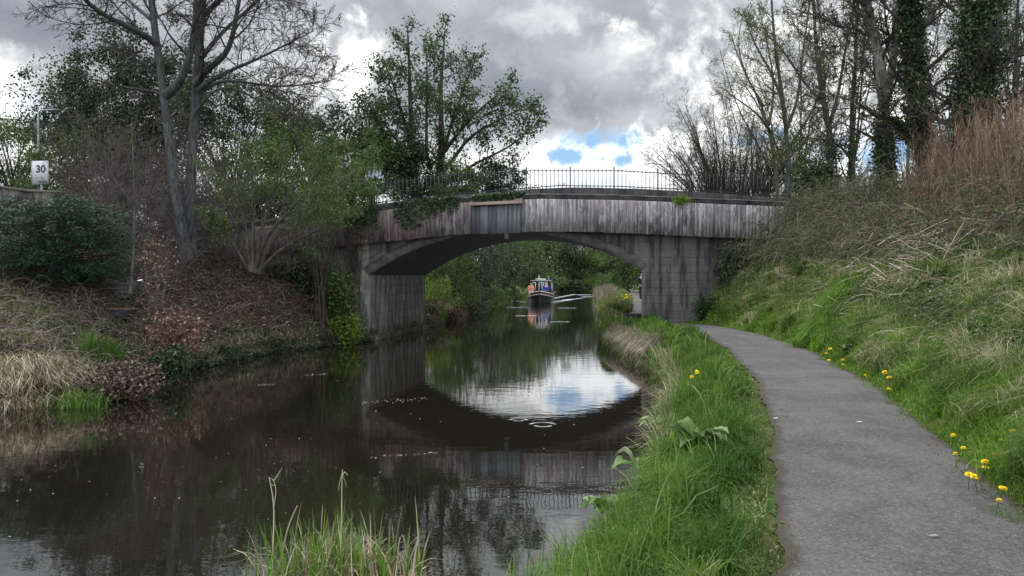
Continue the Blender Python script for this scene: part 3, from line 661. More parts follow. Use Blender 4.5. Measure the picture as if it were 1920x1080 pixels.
def loft(secs, mat, name, parent, caps=True):
    g = Geo(); n = len(secs[0]); V = [p for s_ in secs for p in s_]; F = []
    for k in range(len(secs) - 1):
        for i in range(n - 1): F.append((k * n + i, k * n + i + 1, (k + 1) * n + i + 1, (k + 1) * n + i))
    g.add(V, F); return g.build(name, mat, parent, False)
secs = []
for y, hw, sheer, kw in ((0, .04, .98, .02), (.35, .34, .92, .12), (.9, .66, .84, .38), (1.8, .93, .76, .75), (3.0, 1.03, .70, .95), (14, 1.03, .70, .95), (15.2, .9, .72, .7), (15.9, .35, .74, .3)):
    secs.append([(-hw, y, sheer), (-hw * .99, y, .45), (-kw, y + (.15 if y < 1 else 0), -.4), (kw, y + (.15 if y < 1 else 0), -.4), (hw * .99, y, .45), (hw, y, sheer)])
hull = loft(secs, 'hull_black', 'hull', boat)
# gunwale bands
for nm, mt, a, b2, o in (('rubbing_strip', 'boat_white', .0, .055, .015), ('bow_panel', 'boat_red', -.17, -.03, .012), ('gunwale', 'boat_white', -.23, -.19, .014)):
    g = Geo()
    for sgn in (-1, 1):
        pts = [(.0, .06, .98), (.35, .36, .92), (.9, .68, .84), (1.8, .95, .76), (2.9, 1.04, .70)] if nm != 'rubbing_strip' else [(.0, .06, .98), (.35, .36, .92), (.9, .68, .84), (1.8, .95, .76), (3, 1.05, .70), (14, 1.05, .70)]
        V = [(sgn * (hw + o) if y > 0 else sgn * (.03 + o), y - .02, sh + q) for y, hw, sh in pts for q in (a, b2)]
        i = np.arange(len(pts) - 1) * 2; g.add(V, np.stack([i, i + 1, i + 3, i + 2], 1))
    g.build(nm, mt, hull)
g = Geo(); g.box(-.95, .95, .95, 3.0, .38, .42); g.build('bow_deck', 'boat_maroon', boat)
g = Geo(); g.add([(-.05, .02, 1.0), (.05, .02, 1.0), (.66, .9, .86), (-.66, .9, .86)], [(0, 1, 2, 3)]); g.build('fore_deck', 'boat_maroon', boat)
cab = loft([[(-.93, y, .66), (-.80, y, 1.78), (-.4, y, 1.88), (.4, y, 1.88), (.80, y, 1.78), (.93, y, .66)] for y in (3.0, 13.2)], 'boat_maroon', 'cabin', boat)
g = Geo(); g.add([(-.93, 3.0, .40), (-.93, 3.0, .66), (-.80, 3.0, 1.78), (-.4, 3.0, 1.88), (.4, 3.0, 1.88), (.80, 3.0, 1.78), (.93, 3.0, .66), (.93, 3.0, .40)], [tuple(range(8))]); g.build('front_bulkhead', 'boat_maroon', cab)
g = Geo(); g.box(-.86, .86, 2.9, 3.06, 1.80, 1.84); g.box(-.42, .42, 2.9, 3.04, 1.88, 1.99); g.build('name_board', 'boat_white', cab)
for k, (x0, x1) in enumerate(((-.74, -.40), (-.16, .14), (.22, .56))):
    g = Geo(); z0, z1 = (.95, 1.7) if k == 0 else (.62, 1.72)
    for bb_ in ((x0, x0 + .05, z0, z1), (x1 - .05, x1, z0, z1), (x0 + .05, x1 - .05, z1 - .06, z1)): g.box(bb_[0], bb_[1], 2.955, 2.995, bb_[2], bb_[3])
    fr_ = g.build('window_frame' if k == 0 else 'door_frame', 'boat_white', cab)
    g = Geo(); g.box(x0 + .05, x1 - .05, 2.975, 2.993, z0 + .3, z1 - .06); g.build('pane', 'glass_dark', fr_)
for sgn in (-1, 1):
    for y in (4.3, 6.5, 8.7, 10.9):
        g = Geo(); f_ = lambda z: sgn * (.93 - (z - .66) / 1.12 * .13 + .012)
        g.add([(f_(1.05), y, 1.05), (f_(1.05), y + 1.0, 1.05), (f_(1.55), y + 1.0, 1.55), (f_(1.55), y, 1.55)], [(0, 1, 2, 3)]); g.build('side_window', 'boat_white', cab)
g = Geo(); g.box(.3, .9, 4, 11, 1.86, 1.93); g.build('roof_plank', 'boat_blue', boat)
g = Geo(); tubes(g, np.array([[[.62, 5.2, 1.85], [.62, 5.2, 2.15]]]), np.array([[.07, .06]]), 8); g.box(.53, .71, 5.11, 5.29, 2.15, 2.2); g.build('chimney', 'galvanised', boat)
person('person in orange jacket seated at the left side of the boat bow', (bx - .62, by + 1.9, .42), 0, 'cloth_orange', 'cloth_pale', 'hair_dark', True)
person('white haired person in blue jacket seated at the right side of the boat bow', (bx + .62, by + 1.95, .42), 0, 'cloth_blue', 'cloth_navy', 'hair_white', True)
person('person in dark clothes steering, seen over the boat roof', (bx + .5, by + 14.4, .55), 0, 'cloth_navy', 'cloth_navy', 'hair_white', False)
px_ = at(1203, 520, 44)
person('walker in dark jacket half hidden behind the right bridge pier', (px_[0], 44, float(pz(44))), R(10), 'cloth_navy', 'cloth_navy', 'hair_dark', False)
# wake
rng = np.random.default_rng(77)
g = Geo()
def foam(x0, y0, x1, y1, w0, w1):
    n = int(10 + 230 * w0); t = rng.uniform(0, 1, n) ** 1.2; L = math.hypot(x1 - x0, y1 - y0)
    C = np.stack([x0 + (x1 - x0) * t, y0 + (y1 - y0) * t + rng.normal(size=n) * (w0 + (w1 - w0) * t) * .45, t * 0 + .012], 1)
    k = np.sin(t * 23 + x0 * 3) + rng.normal(size=n) * .9 > -.5; C = C[k]; n = len(C)
    a = rng.uniform(.06, .26, n) * (.6 + w0 * .5); b3 = rng.uniform(.02, .07, n); q = rng.normal(size=n) * .15
    V = np.stack([C + np.stack([-a, -a * q, a * 0], 1), C + np.stack([a * 0, -b3, a * 0 + .01], 1), C + np.stack([a, a * q, a * 0], 1), C + np.stack([a * 0, b3, a * 0 + .01], 1)], 1)
    g.add(V, np.arange(n * 4).reshape(n, 4))
for (a, b2, c_, d_, w0, w1) in ((1036, 567, 1068, 562, 1.7, 1.0), (1036, 560, 1078, 552, 1.6, .8), (1062, 563, 1092, 559, .9, .4), (1084, 553, 1118, 553, 1.3, .5), (1092, 557, 1118, 556, .9, .4), (1036, 549, 1072, 547, .7, .4), (962, 564, 987, 567, .3, 1.2), (1048, 578, 1080, 578, .18, .1), (950, 577, 990, 576, .18, .1), (970, 593, 1008, 592, .18, .1), (1035, 604, 1065, 604, .12, .08), (1130, 581, 1158, 581, .15, .1), (955, 553, 975, 553, .25, .1)):
    A_ = 2940 / (b2 - 520); B_ = 2940 / (d_ - 520)
    foam((a - 960) / FPX * A_, A_, (c_ - 960) / FPX * B_, B_, w0, w1)
tag(g.build('wake_foam', 'foam'), 'white wash and streaks of foam spreading round the narrowboat', 'wake', kind='stuff')

# ------------------------------------------------------------------ sign, lamp, wall, fence, house at the top of the banks
p = at(78, 324, 34); sg = thing('road_sign', 'white rectangular road sign reading 30 ZONE ENDS above the left bank', 'sign', (p[0], 34, 4.0), rz=R(-4))
zc = p[2] - 4.0
g = Geo(); g.box(-.37, .37, -.02, .02, zc - .53, zc + .53); plate = g.build('sign_plate', 'sign_white', sg)
g = Geo(); g.box(-.44, -.38, .0, .05, zc - .56, zc + .50); g.box(-.37, .37, .021, .03, zc - .5, zc + .5); g.build('sign_back', 'sign_grey', sg)
def text(body, size, loc, mat, parent, rot=(R(90), 0, 0), bold=.0):
    cu = bpy.data.curves.new('lettering', 'FONT'); cu.body = body; cu.size = size; cu.align_x = 'CENTER'; cu.align_y = 'CENTER'; cu.extrude = .002; cu.offset = bold
    o = bpy.data.objects.new('lettering_tmp', cu); COL.objects.link(o)
    bpy.context.view_layer.update()
    me = bpy.data.meshes.new_from_object(o.evaluated_get(bpy.context.evaluated_depsgraph_get())); bpy.data.objects.remove(o)
    me.materials.clear(); me.materials.append(MATS[mat]); q = bpy.data.objects.new('lettering', me); COL.objects.link(q)
    q.parent = parent; q.location = loc; q.rotation_euler = rot; return q
text('30', .46, (.02, -.024, zc + .14), 'sign_black', plate, bold=.018)
text('ZONE', .15, (.12, -.024, zc - .31), 'sign_grey', plate, bold=.004); text('ENDS', .16, (.12, -.024, zc - .44), 'sign_black', plate, bold=.004)
g = Geo(); g.box(-.36, .36, -.024, -.0205, zc - .225, zc - .21); g.build('sign_rule', 'sign_grey', plate)
g = Geo(); tubes(g, np.array([[[0, .06, -.3], [0, .06, zc + .5]]]), np.full((1, 2), .045), 8); g.build('post', 'galvanised', sg)
p = at(100, 208, 36); lm_ = thing('street_lamp', 'tall grey street lamp standing behind the white sign at top left', 'street lamp', (at(75, 208, 36)[0], 36, 4.0))
g = Geo(); h_ = p[2] - 4; tubes(g, np.array([[[0, 0, -.4], [0, 0, 1.2], [0, 0, h_ - .1], [.12, 0, h_], [.35, 0, h_ + .02]]]), np.array([[.09, .08, .05, .04, .035]]), 8); g.build('post', 'galvanised', lm_)
g = Geo(); secs_ = [(x, r1, r2) for x, r1, r2 in ((.3, .03, .03), (.42, .07, .045), (.65, .11, .055), (.9, .10, .045), (1.0, .03, .02))]; th = np.linspace(0, 2 * np.pi, 11)[:-1]
V = np.concatenate([np.stack([th * 0 + x, np.cos(th) * r1, h_ + .02 + np.sin(th) * r2], 1) for x, r1, r2 in secs_]); F = [(a * 10 + i, a * 10 + (i + 1) % 10, (a + 1) * 10 + (i + 1) % 10, (a + 1) * 10 + i) for a in range(4) for i in range(10)]
g.add(V, F); g.build('lantern', 'galvanised', lm_, True)
wl = thing('boundary_wall', 'grey stone roadside wall with pale coping at the far left edge', 'wall', (at(60, 380, 28)[0], 28, 3.6))
def wallrow(pts, D, zb, par, base):
    g = Geo(); gc = Geo(); P = [at(a, b2, D) for a, b2 in pts]
    for q, r_ in zip(P[:-1], P[1:]):
        for G_, t0, t1, yy0, yy1 in ((g, zb, 0, -.18, .18), (gc, -.10, .02, -.24, .24)):
            za, zb2 = q[2], r_[2]; zlo = (zb, zb) if G_ is g else (za - .08, zb2 - .08); zhi = (za - .08, zb2 - .08) if G_ is g else (za, zb2)
            V = [(x, D + y, z) for x, zz in ((q[0], (zlo[0], zhi[0])), (r_[0], (zlo[1], zhi[1]))) for z in zz for y in (yy0, yy1)]
            G_.add(V, [(0, 1, 3, 2), (4, 6, 7, 5), (0, 4, 5, 1), (2, 3, 7, 6), (0, 2, 6, 4), (1, 5, 7, 3)])
    g.build('wall_face', 'stone_wall', par, loc=base); gc.build('coping', 'stone_coping', par, loc=base)
wallrow([(-260, 335), (0, 348), (60, 357), (130, 360)], 28, 2.6, wl, np.array(wl.location))
# palisade fence on the right bank top
fe = thing('palisade_fence', 'dark spiked palisade fence along the top of the right bank behind the ivy clad trunks', 'fence', (12, 25, 4.3))
FB = np.array([12, 25, 4.3]); rl = None
g = Geo(); gr_ = Geo()
for k in range(62):
    t = k / 61; X0 = 10.6 + 8.5 * t; Y0 = 26.5 - 9 * t; zb = float(height(X0, Y0)) - .1; zt = 2.1 + (520 - 338) / FPX * Y0 + (.25 if k % 9 else .32) * 0 + (t * .5)
    zt = zb + 1.35
    g.box(X0 - .035, X0 + .035, Y0 - .01, Y0 + .01, zb, zt); g.add([(X0 - .035, Y0, zt), (X0 + .035, Y0, zt), (X0, Y0, zt + .09)], [(0, 1, 2)])
for dz_ in (.35, 1.12):
    pts = np.array([[10.6 + 8.5 * t, 26.5 - 9 * t + .03, float(height(10.6 + 8.5 * t, 26.5 - 9 * t)) - .1 + dz_] for t in np.linspace(0, 1, 20)]); tubes(gr_, pts[None], np.full((1, 20), .025), 4)
g.build('pales', 'iron', fe, loc=FB); gr_.build('rail', 'iron', fe, loc=FB)
hp = at(1583, 352, 95); ho = thing('house', 'distant grey house with slate roof and chimneys glimpsed between trunks beyond the bank', 'house', (hp[0], 95, 4))
g = Geo(); g.box(-5, 5, 0, 8, -2, hp[2] - 4.8 + .6); g.build('wall', 'render_grey', ho)
zz = hp[2] - 4.2; g = Geo(); g.add([(-5.3, -.3, zz), (5.3, -.3, zz), (5.3, 8.3, zz), (-5.3, 8.3, zz), (-5.3, 4, zz + 2.2), (5.3, 4, zz + 2.2)], [(0, 1, 5, 4), (2, 3, 4, 5)]); rf = g.build('roof', 'slate', ho)
for X0 in (-4.5, -.3, 4.2): g = Geo(); g.box(X0 - .5, X0 + .5, 3.6, 4.4, zz + 1.2, zz + 3.1); [g.box(X0 + q - .09, X0 + q + .09, 3.9, 4.1, zz + 3.1, zz + 3.45) for q in (-.25, .1)]; g.build('chimney', 'render_grey', rf)
for X0 in (-3, 0, 3): g = Geo(); g.box(X0 - .5, X0 + .5, -.03, -.004, zz - 2.2, zz - .8); g.build('window', 'glass_dark', ho)

# ------------------------------------------------------------------ trees on the left
def pp(D, *pts):                      # traced limb: (px, py, depth offset)
    return [at(p[0], p[1], D + (p[2] if len(p) > 2 else 0)) for p in pts]
D = 21.0
beech = [
 (pp(D, (352, 490), (340, 420), (328, 350), (318, 250), (308, 160), (295, 80), (287, 0), (280, -90), (268, -200)), .155, .07),
 (pp(D, (358, 480, .3), (356, 400, .4), (358, 320, .5), (367, 220, .6), (370, 150, .6), (380, 60, .6), (386, -30, .5), (392, -120), (400, -240)), .17, .075),
 (pp(D, (312, 180), (335, 165, -.3), (352, 130, -.6), (366, 80, -.8), (372, 20, -1), (376, -60, -1.2)), .12, .07),
 (pp(D, (297, 85), (275, 68, -.5), (240, 50, -1), (205, 35, -1.5), (180, 18, -2), (155, -5, -2.4), (120, -50, -3)), .10, .035),
 (pp(D, (370, 160, .5), (395, 125), (425, 110, -.4), (440, 70, -.6), (447, 20, -1), (465, -60, -1)), .10, .04),
 (pp(D, (375, 170, .4), (400, 150), (430, 135, -.2), (480, 115, -.5), (540, 85, -.8), (590, 60, -1)), .07, .012),
 (pp(D, (378, 175, .4), (410, 150, .6), (460, 155, 1), (520, 165, 1.3), (580, 160, 1.6), (630, 150, 2)), .055, .01),
 (pp(D, (365, 220, .5), (395, 170), (440, 160, .5), (500, 200, .8), (560, 215, 1), (600, 240, 1.2)), .05, .01),
 (pp(D, (380, 110, .5), (420, 60, 1), (470, 20, 1.4), (520, -30, 1.8), (560, -90, 2)), .07, .02),
 (pp(D, (290, 40), (250, 10, 1), (210, -40, 1.5), (160, -110, 2)), .07, .02),
 (pp(D, (385, 30), (430, -10, -1), (500, -60, -1.5), (560, -140, -2)), .07, .02)]
tree('beech_tree', 'tall bare grey tree with two main trunks leaning over the left bank, no leaves', 'tree', beech,
     [dict(n=13, t0=.38, t1=.99, ang=(30, 70), ln=(.28, .55), K=10, up=.015, wig=.11, r=.36, rend=.25, absl=6.0),
      dict(n=9, t0=.12, t1=1, ang=(25, 60), ln=(.3, .6), K=7, up=.01, wig=.15, r=.5, rend=.4),
      dict(n=7, t0=.12, t1=1, ang=(25, 55), ln=(.35, .65), K=5, up=.0, wig=.17, r=.6, rend=.6)], 'bark_grey', 'twig_dark', 11, minr=.0062)
# evergreen oak far behind
bushy('evergreen_oak', 'large domed dark evergreen tree beyond the road behind the bare grey tree', 'tree', at(232, 205, 38), (5.0, 2.2, 4.2), 52000, .14, 'leaf_dark', 12, cr=.075, nclump=330, base=(at(240, 400, 38)[0], 38, 3.2), shell=.3)
bushy('evergreen_oak', 'lower spreading dark evergreen tree right of the two bare trunks', 'tree', at(440, 235, 36), (3.3, 2.0, 2.7), 17000, .13, 'leaf_dark', 13, cr=.085, nclump=150, base=(at(440, 400, 36)[0], 36, 3.4))
bushy('hedge_tree', 'green leafy tree behind the white road sign at the left edge', 'tree', at(30, 300, 40), (4.6, 2.5, 2.6), 14000, .15, 'leaf_mid', 14, nclump=70, base=(at(30, 400, 40)[0], 40, 3))
bushy('hedge_tree', 'green shrub behind the thicket right of the white road sign', 'tree', at(190, 320, 37), (3.6, 2.3, 2.0), 9000, .15, 'leaf_mid', 15, nclump=60, base=(at(190, 400, 37)[0], 37, 3))
def fan(px, py, D, n, H, spread, r, rng, w=.12, lean=(0, 0)):
    out = []; b0 = at(px, py, D)
    for k in range(n):
        az = rng.uniform(0, 2 * math.pi); q = spread * math.sqrt(rng.uniform(.03, 1)); hh = H * rng.uniform(.7, 1.05) * (1 - .25 * (q / spread) ** 2)
        d = np.array([math.cos(az) * q + lean[0], math.sin(az) * q * .8 + lean[1], 0]); s0 = b0 + np.array([math.cos(az), math.sin(az), 0]) * w * rng.uniform(.2, 1)
        P = [s0, s0 + d * .25 + [0, 0, hh * .35], s0 + d * .6 + [0, 0, hh * .7], s0 + d + [0, 0, hh]]
        P = [np.array(x) + rng.normal(size=3) * (0 if i == 0 else .06 * H / 3) for i, x in enumerate(P)]; out.append((P, r * rng.uniform(.6, 1.1), r * .18))
    return out
def baretree(name, label, px, py, D, n, H, spread, r, seed, twig, bark, specs, leaf=None, w=.12, lean=(0, 0), group=None, K0=10):
    rng = np.random.default_rng(seed)
    z = float(height(*at(px, py, D)[:2])); py2 = HORY - (z - .05 - CAMZ) * FPX / D
    return tree(name, label, 'shrub' if 'shrub' in name or 'sapling' in name else 'tree', fan(px, py2, D, n, H, spread, r, rng, w, lean), specs, bark, twig, seed, leaf, group=group, minr=.0035, sides=5, K0=K0)
tw2 = [dict(n=9, t0=.2, ang=(25, 65), ln=(.25, .5), K=6, up=.05, wig=.2, r=.5), dict(n=6, t0=.15, ang=(25, 65), ln=(.3, .6), K=5, up=.03, wig=.22, r=.6, rend=.5)]
baretree('bare_tree', 'thin bare tree at the far left edge against the sky', 15, 400, 44, 6, 9.3, 2.6, .07, 31, 'twig_dark', 'bark_dark', tw2)
THK = 'tangled leafless shrubs on the upper left bank'
for i, (px, D, H, sp_, lab) in enumerate(((205, 24, 4.4, 2.0, 'leafless purple brown shrub just right of the dark conifer'), (275, 25, 4.9, 1.9, 'tall leafless brown shrub left of the twin bare trunks'),
        (395, 24.2, 3.6, 1.5, 'leafless brown shrub immediately right of the twin bare trunks'), (172, 27, 4.4, 1.7, 'leafless grey brown shrub below the white road sign'), (320, 27, 4.6, 2.0, 'dense leafless shrub directly behind the twin bare trunks'), (235, 20.5, 2.9, 1.5, 'low leafless shrub between the conifer and the copper leaved sapling'))):
    baretree('bare_shrub', lab, px, 430, D, 18, H, sp_, .028, 40 + i, 'twig_purple', 'twig_purple', [dict(n=11, t0=.12, ang=(25, 70), ln=(.2, .45), K=6, up=.03, wig=.22, r=.55), dict(n=7, t0=.1, ang=(25, 70), ln=(.3, .65), K=5, up=.0, wig=.25, r=.6, rend=.5)], w=.5, group=THK)
tree('sapling', 'slender grey bare sapling standing in front of the dark conifer edge', 'tree', [(pp(16.5, (245, 550), (252, 470), (254, 400), (252, 330), (250, 240, .3)), .035, .008)] +
     [(pp(16.5, (254, 445), (232, 430, -.2), (205, 410, -.4), (185, 408, -.5)), .014, .004), (pp(16.5, (253, 390), (235, 360), (215, 335), (205, 315), (210, 300)), .014, .004), (pp(16.5, (255, 370), (285, 365), (310, 350)), .010, .004), (pp(16.5, (254, 420), (275, 410), (283, 400)), .01, .004)],
     [dict(n=7, ang=(30, 70), ln=(.15, .35), K=6, up=.05, wig=.2, r=.5), dict(n=5, ang=(30, 60), ln=(.3, .6), K=4, up=.05, wig=.2, r=.6)], 'bark_grey', 'twig_purple', 51)
# elder shrub spreading in front of the bridge's left end
rg = np.random.default_rng(60)
eld = [(pp(20.5, *q), r0, .012) for q, r0 in (
   (((470, 510), (465, 450), (458, 400), (430, 350), (405, 300)), .06), (((474, 510), (474, 430), (480, 370), (470, 320), (455, 265)), .06), (((480, 512), (486, 450), (500, 400), (520, 350), (530, 280)), .055),
   (((484, 512), (500, 470), (520, 440), (560, 400), (610, 350)), .055), (((486, 513), (510, 480, -.3), (545, 455, -.6), (600, 430, -1), (650, 390, -1.2)), .05), (((478, 505), (500, 440, -.5), (540, 400, -1), (590, 340, -1.3), (620, 290, -1.5)), .05),
   (((482, 505), (490, 420, .5), (510, 340, .8), (560, 290, 1), (590, 250, 1.2)), .05), (((466, 505), (440, 460), (415, 430), (390, 400)), .04), (((476, 505), (520, 430, .6), (580, 390, 1), (640, 340, 1.4), (670, 320, 1.6)), .045))]
tree('elder_shrub', 'many stemmed elder shrub with fine green leaves before the left end of the bridge', 'shrub', eld,
     [dict(n=14, t0=.35, ang=(20, 65), ln=(.25, .5), K=7, up=.06, wig=.18, r=.5), dict(n=8, t0=.1, ang=(20, 60), ln=(.3, .6), K=5, up=.04, wig=.2, r=.6, rend=.5)], 'twig_elder', 'twig_elder', 61, leaf=('leaf_mid', 12, .058, .07, (1, 2)), minr=.004)
for i, (px, D, H, sp_, lab) in enumerate(((440, 23.2, 2.2, 1.5, 'leafless tangled shrub at the foot of the elder'), (350, 22.6, 1.9, 1.4, 'low leafless scrub around the foot of the twin bare trunks'), (520, 24.0, 1.3, 1.3, 'leafless scrub between elder and the wall below the planks'), (400, 26, 3.2, 2.2, 'leafless thicket behind the elder and the twin bare trunks'), (290, 19.5, 1.7, 1.2, 'small leafless scrub up the slope from the copper leaved sapling'))):
    baretree('bare_shrub', lab, px, 430, D, 20, H, sp_, .02, 160 + i, 'twig_purple', 'twig_purple', [dict(n=12, t0=.1, ang=(25, 75), ln=(.25, .5), K=6, up=.0, wig=.24, r=.6), dict(n=6, t0=.1, ang=(25, 70), ln=(.3, .65), K=5, up=.0, wig=.25, r=.65, rend=.5)], w=.8, group=THK)
bushy('green_shrub', 'dark green shrub on the bridge approach behind the elder stems', 'shrub', at(480, 385, 31.5), (2.6, 1.0, 1.0), 7000, .13, 'leaf_dark', 169, nclump=50, base=(at(480, 400, 31.5)[0], 31.5, 3.8), shell=.2)
bushy('green_shrub', 'dark shrub on the roadside behind the leafless thicket', 'shrub', at(330, 380, 32), (2.8, 1.0, 1.2), 7000, .13, 'leaf_dark', 170, nclump=50, base=(at(330, 400, 32)[0], 32, 3.6), shell=.2)
for i, (px, py, D, rx, rz_, n, mt, lab) in enumerate(((640, 330, 27.5, 1.7, 1.5, 7000, 'leaf_mid', 'green leafy shrub beside the left end of the iron railing'), (600, 260, 32, 2.3, 1.9, 6500, 'leaf_dark', 'dark green thin shrub rising behind the elder on the left'), (545, 300, 31, 2.2, 1.8, 6000, 'leaf_mid', 'green shrub behind the elder stems'),
        (660, 365, 24.2, .75, 1.0, 3000, 'leaf_mid', 'green bush hiding the left end of the plank cladding'), (600, 385, 23.0, 1.0, .7, 1100, 'leaf_mid', 'low green bush under the elder in front of the planks'))):
    bushy('green_shrub', lab, 'shrub', at(px, py, D), (rx, 1.0, rz_), n, .10 if D < 29 else .14, mt, 70 + i, nclump=45, base=(at(px, py, D)[0], D, max(float(height(at(px, py, D)[0], D)), 0)), group=None)
# copper leaved sapling and bank bushes
def cloud_thing(name, label, cat, c, rad, n, size, mat, seed, nst=14, twig='twig_purple', aspect=.6, down=.2):
    rng = np.random.default_rng(seed); c = np.array(c); zb = max(float(height(c[0], c[1])), 0.0) - .02; base = np.array([c[0], c[1], zb])
    e = thing(name, label, cat, base); g = Geo()
    q = c + unit(rng.normal(size=(nst, 3))) * rad * rng.uniform(.5, 1, (nst, 1)); P = np.stack([resample([base + rng.normal(size=3) * [.08, .08, 0], (base + a) / 2 + rng.normal(size=3) * .06, a], 7) for a in q])
    tubes(g, P, np.linspace(.012, .004, 7)[None].repeat(nst, 0), 4); g.build('stems', twig, e, False, base)
    g = Geo(); C = np.concatenate([along(P, int(n * .5 / nst), rng, .3, 1) + rng.normal(size=(int(n * .5 / nst) * nst, 3)) * rad * .16, c + unit(rng.normal(size=(n // 2, 3))) * rad * rng.uniform(.3, 1.05, (n // 2, 1))])
    C = C[C[:, 2] > .02]
    leaves(g, C, size, rng, aspect=aspect, down=down); g.build('foliage', mat, e, False, base); return e
cloud_thing('beech_sapling', 'young beech still holding copper dead leaves beside the grey sapling', 'shrub', at(288, 480, 16.8), (.6, .4, .8), 560, .06, 'copper_leaf', 81)
cloud_thing('beech_bush', 'reddish bush of dead beech leaves low on the bank above the water', 'shrub', at(330, 625, 15.6), (.62, .5, .52), 2600, .075, 'copper_leaf', 82)
cloud_thing('ivy_bush', 'dark green ivy bush at the water edge under the reddish beech leaves', 'shrub', at(325, 672, 14.9), (.42, .3, .3), 1800, .06, 'leaf_ivy', 83, aspect=.9)
cloud_thing('bramble_bush', 'green leafy bramble climbing beside the left bridge pier', 'shrub', at(632, 555, 23.4), (.75, .5, 1.05), 3600, .085, 'leaf_mid', 84, aspect=.8)
cloud_thing('bramble_bush', 'bright green low bramble at the foot of the left bridge pier', 'shrub', at(648, 612, 23.2), (.6, .45, .5), 2200, .075, 'leaf_fresh', 85, aspect=.8)
cloud_thing('ivy_bush', 'dark ivy covering the wall below the left end of the planks', 'shrub', at(560, 520, 24.0), (1.25, .4, .65), 4200, .09, 'leaf_ivy', 86, aspect=.9)
cloud_thing('dead_leaf_heap', 'rounded heap of curled dark brown leaves in the water at the left bank', 'brush pile', at(228, 712, 12.9), (.72, .6, .34), 6500, .065, 'litter', 87, down=.0)
# fallen log
lg = thing('fallen_log', 'dark fallen log slanting down to the brown leaf heap', 'log', at(130, 705, 12.6)); g = Geo(); P = np.array([resample([at(75, 655, 13.2), at(100, 690, 12.8), at(140, 712, 12.6), at(175, 735, 12.4)], 9)]); tubes(g, P, np.linspace(.085, .05, 9)[None], 8); g.build('log', 'bark_dark', lg, True, np.array(lg.location))
g = Geo(); P = np.array([[at(80, 660, 13.2), at(78, 640, 13.2), at(76, 620, 13.2)]]); tubes(g, P, np.array([[.035, .03, .02]]), 6); g.build('branch_stub', 'twig_tan', lg, False, np.array(lg.location))
# stump beside the left frame edge
# conifer
rng = np.random.default_rng(90); cc = at(95, 445, 17.5); hC = 1.35
cb = np.array([cc[0], cc[1], float(height(cc[0], cc[1])) - .05])
cf = thing('conifer', 'wide flat topped dark blue green conifer on the left bank', 'tree', cb)
g = Geo(); P = []; 
for k, (o, hx) in enumerate(((0.0, .9), (.25, 1.0), (-.95, .7))):
    P.append(resample([cb + [o, 0, -.05], cb + [o * 1.02, .05, .6], cb + [o * .9, 0, hx + 1.0]], 8))
tubes(g, np.stack(P), np.linspace(.075, .03, 8)[None].repeat(3, 0), 8); g.build('trunk', 'bark_grey', cf, True, cb)
g = Geo(); gb = Geo(); npad = 420; u = rng.uniform(0, 1, npad); az = rng.uniform(0, 2 * np.pi, npad)
zt = -1.0 + 2.0 * u; rad = 1.75 * (1 - np.clip(zt, -1, 1) ** 4 * .55) * rng.uniform(.62, 1.2, npad)
top = cc + np.stack([np.cos(az) * rad, np.sin(az) * rad * .75, zt * 1.0 + rng.normal(size=npad) * .05], 1)
root = cc + np.stack([np.cos(az) * .15, np.sin(az) * .15, zt * .9 - .15], 1)
PB = np.stack([root * (1 - t) + top * t + np.array([0, 0, 1]) * .1 * math.sin(t * 3) for t in np.linspace(0, 1, 6)], 1); tubes(gb, PB, np.linspace(.014, .004, 6)[None].repeat(npad, 0), 3); gb.build('branches', 'twig_dark', cf, False, cb)
for k in range(npad):
    m2 = 120; d = unit(top[k] - root[k]); sd_ = np.array([-d[1], d[0], 0]); a = rng.uniform(-.5, .12, m2); b2 = rng.normal(size=m2) * (.20 - .12 * (a > -.1)) 
    C = top[k] + d * a[:, None] * 1.1 + sd_ * b2[:, None] + np.stack([a * 0, a * 0, -np.abs(b2) * .25 + rng.normal(size=m2) * .025 - .12 * (a > 0)], 1)
    leaves(g, C, .085, rng, np.clip(rng.uniform(0, .6, m2) + rng.uniform(-.1, .4), 0, 1), flat=.6, aspect=.2, down=.35)
g.build('foliage', 'leaf_conifer', cf, False, cb)
# garden things on the bank
tb = ground(229, 598); tz = tb[2]; tub = thing('planter_tub', 'black oval tub with brown rim sunk in the left bank below the conifer', 'planter', (tb[0], tb[1], tz - .02))
g = Geo(); th = np.arange(28) * 2 * np.pi / 28; prof = ((.20, 0), (.25, .10), (.29, .20), (.30, .24), (.27, .24), (.25, .15), (.0, .14))
V = np.concatenate([np.stack([np.cos(th) * r_ * 1.1, np.sin(th) * r_ * .8, th * 0 + z], 1) for r_, z in prof]); F = [(a * 28 + i, a * 28 + (i + 1) % 28, (a + 1) * 28 + (i + 1) % 28, (a + 1) * 28 + i) for a in range(6) for i in range(28)]
g.add(V, F); g.build('bowl', 'tub_rubber', tub, True)
g = Geo(); tubes(g, np.stack([np.stack([np.cos(np.r_[th, th[:1]]) * .33, np.sin(np.r_[th, th[:1]]) * .24, np.r_[th, 0] * 0 + .245], 1)]), np.full((1, 29), .018), 5); g.build('rim', 'tub_rim', tub, True)
q = ground(228, 558); cr = thing('wooden_crate', 'weathered grey slatted crate behind the black tub on the left bank', 'crate', (q[0], q[1], float(height(q[0], q[1])) - .03))
g = Geo(); 
for k in range(4): g.box(-.26, .26, -.2 - .003 * k, -.18, .02 + k * .1, .10 + k * .1); g.box(-.26, .26, .18, .2, .02 + k * .1, .10 + k * .1)
g.build('slats', 'wood_grey', cr); 
for X0 in (-.24, .24):
    g = Geo(); g.box(X0 - .02, X0 + .02, -.178, .178, 0, .42); g.build('side_panel', 'wood_grey', cr)
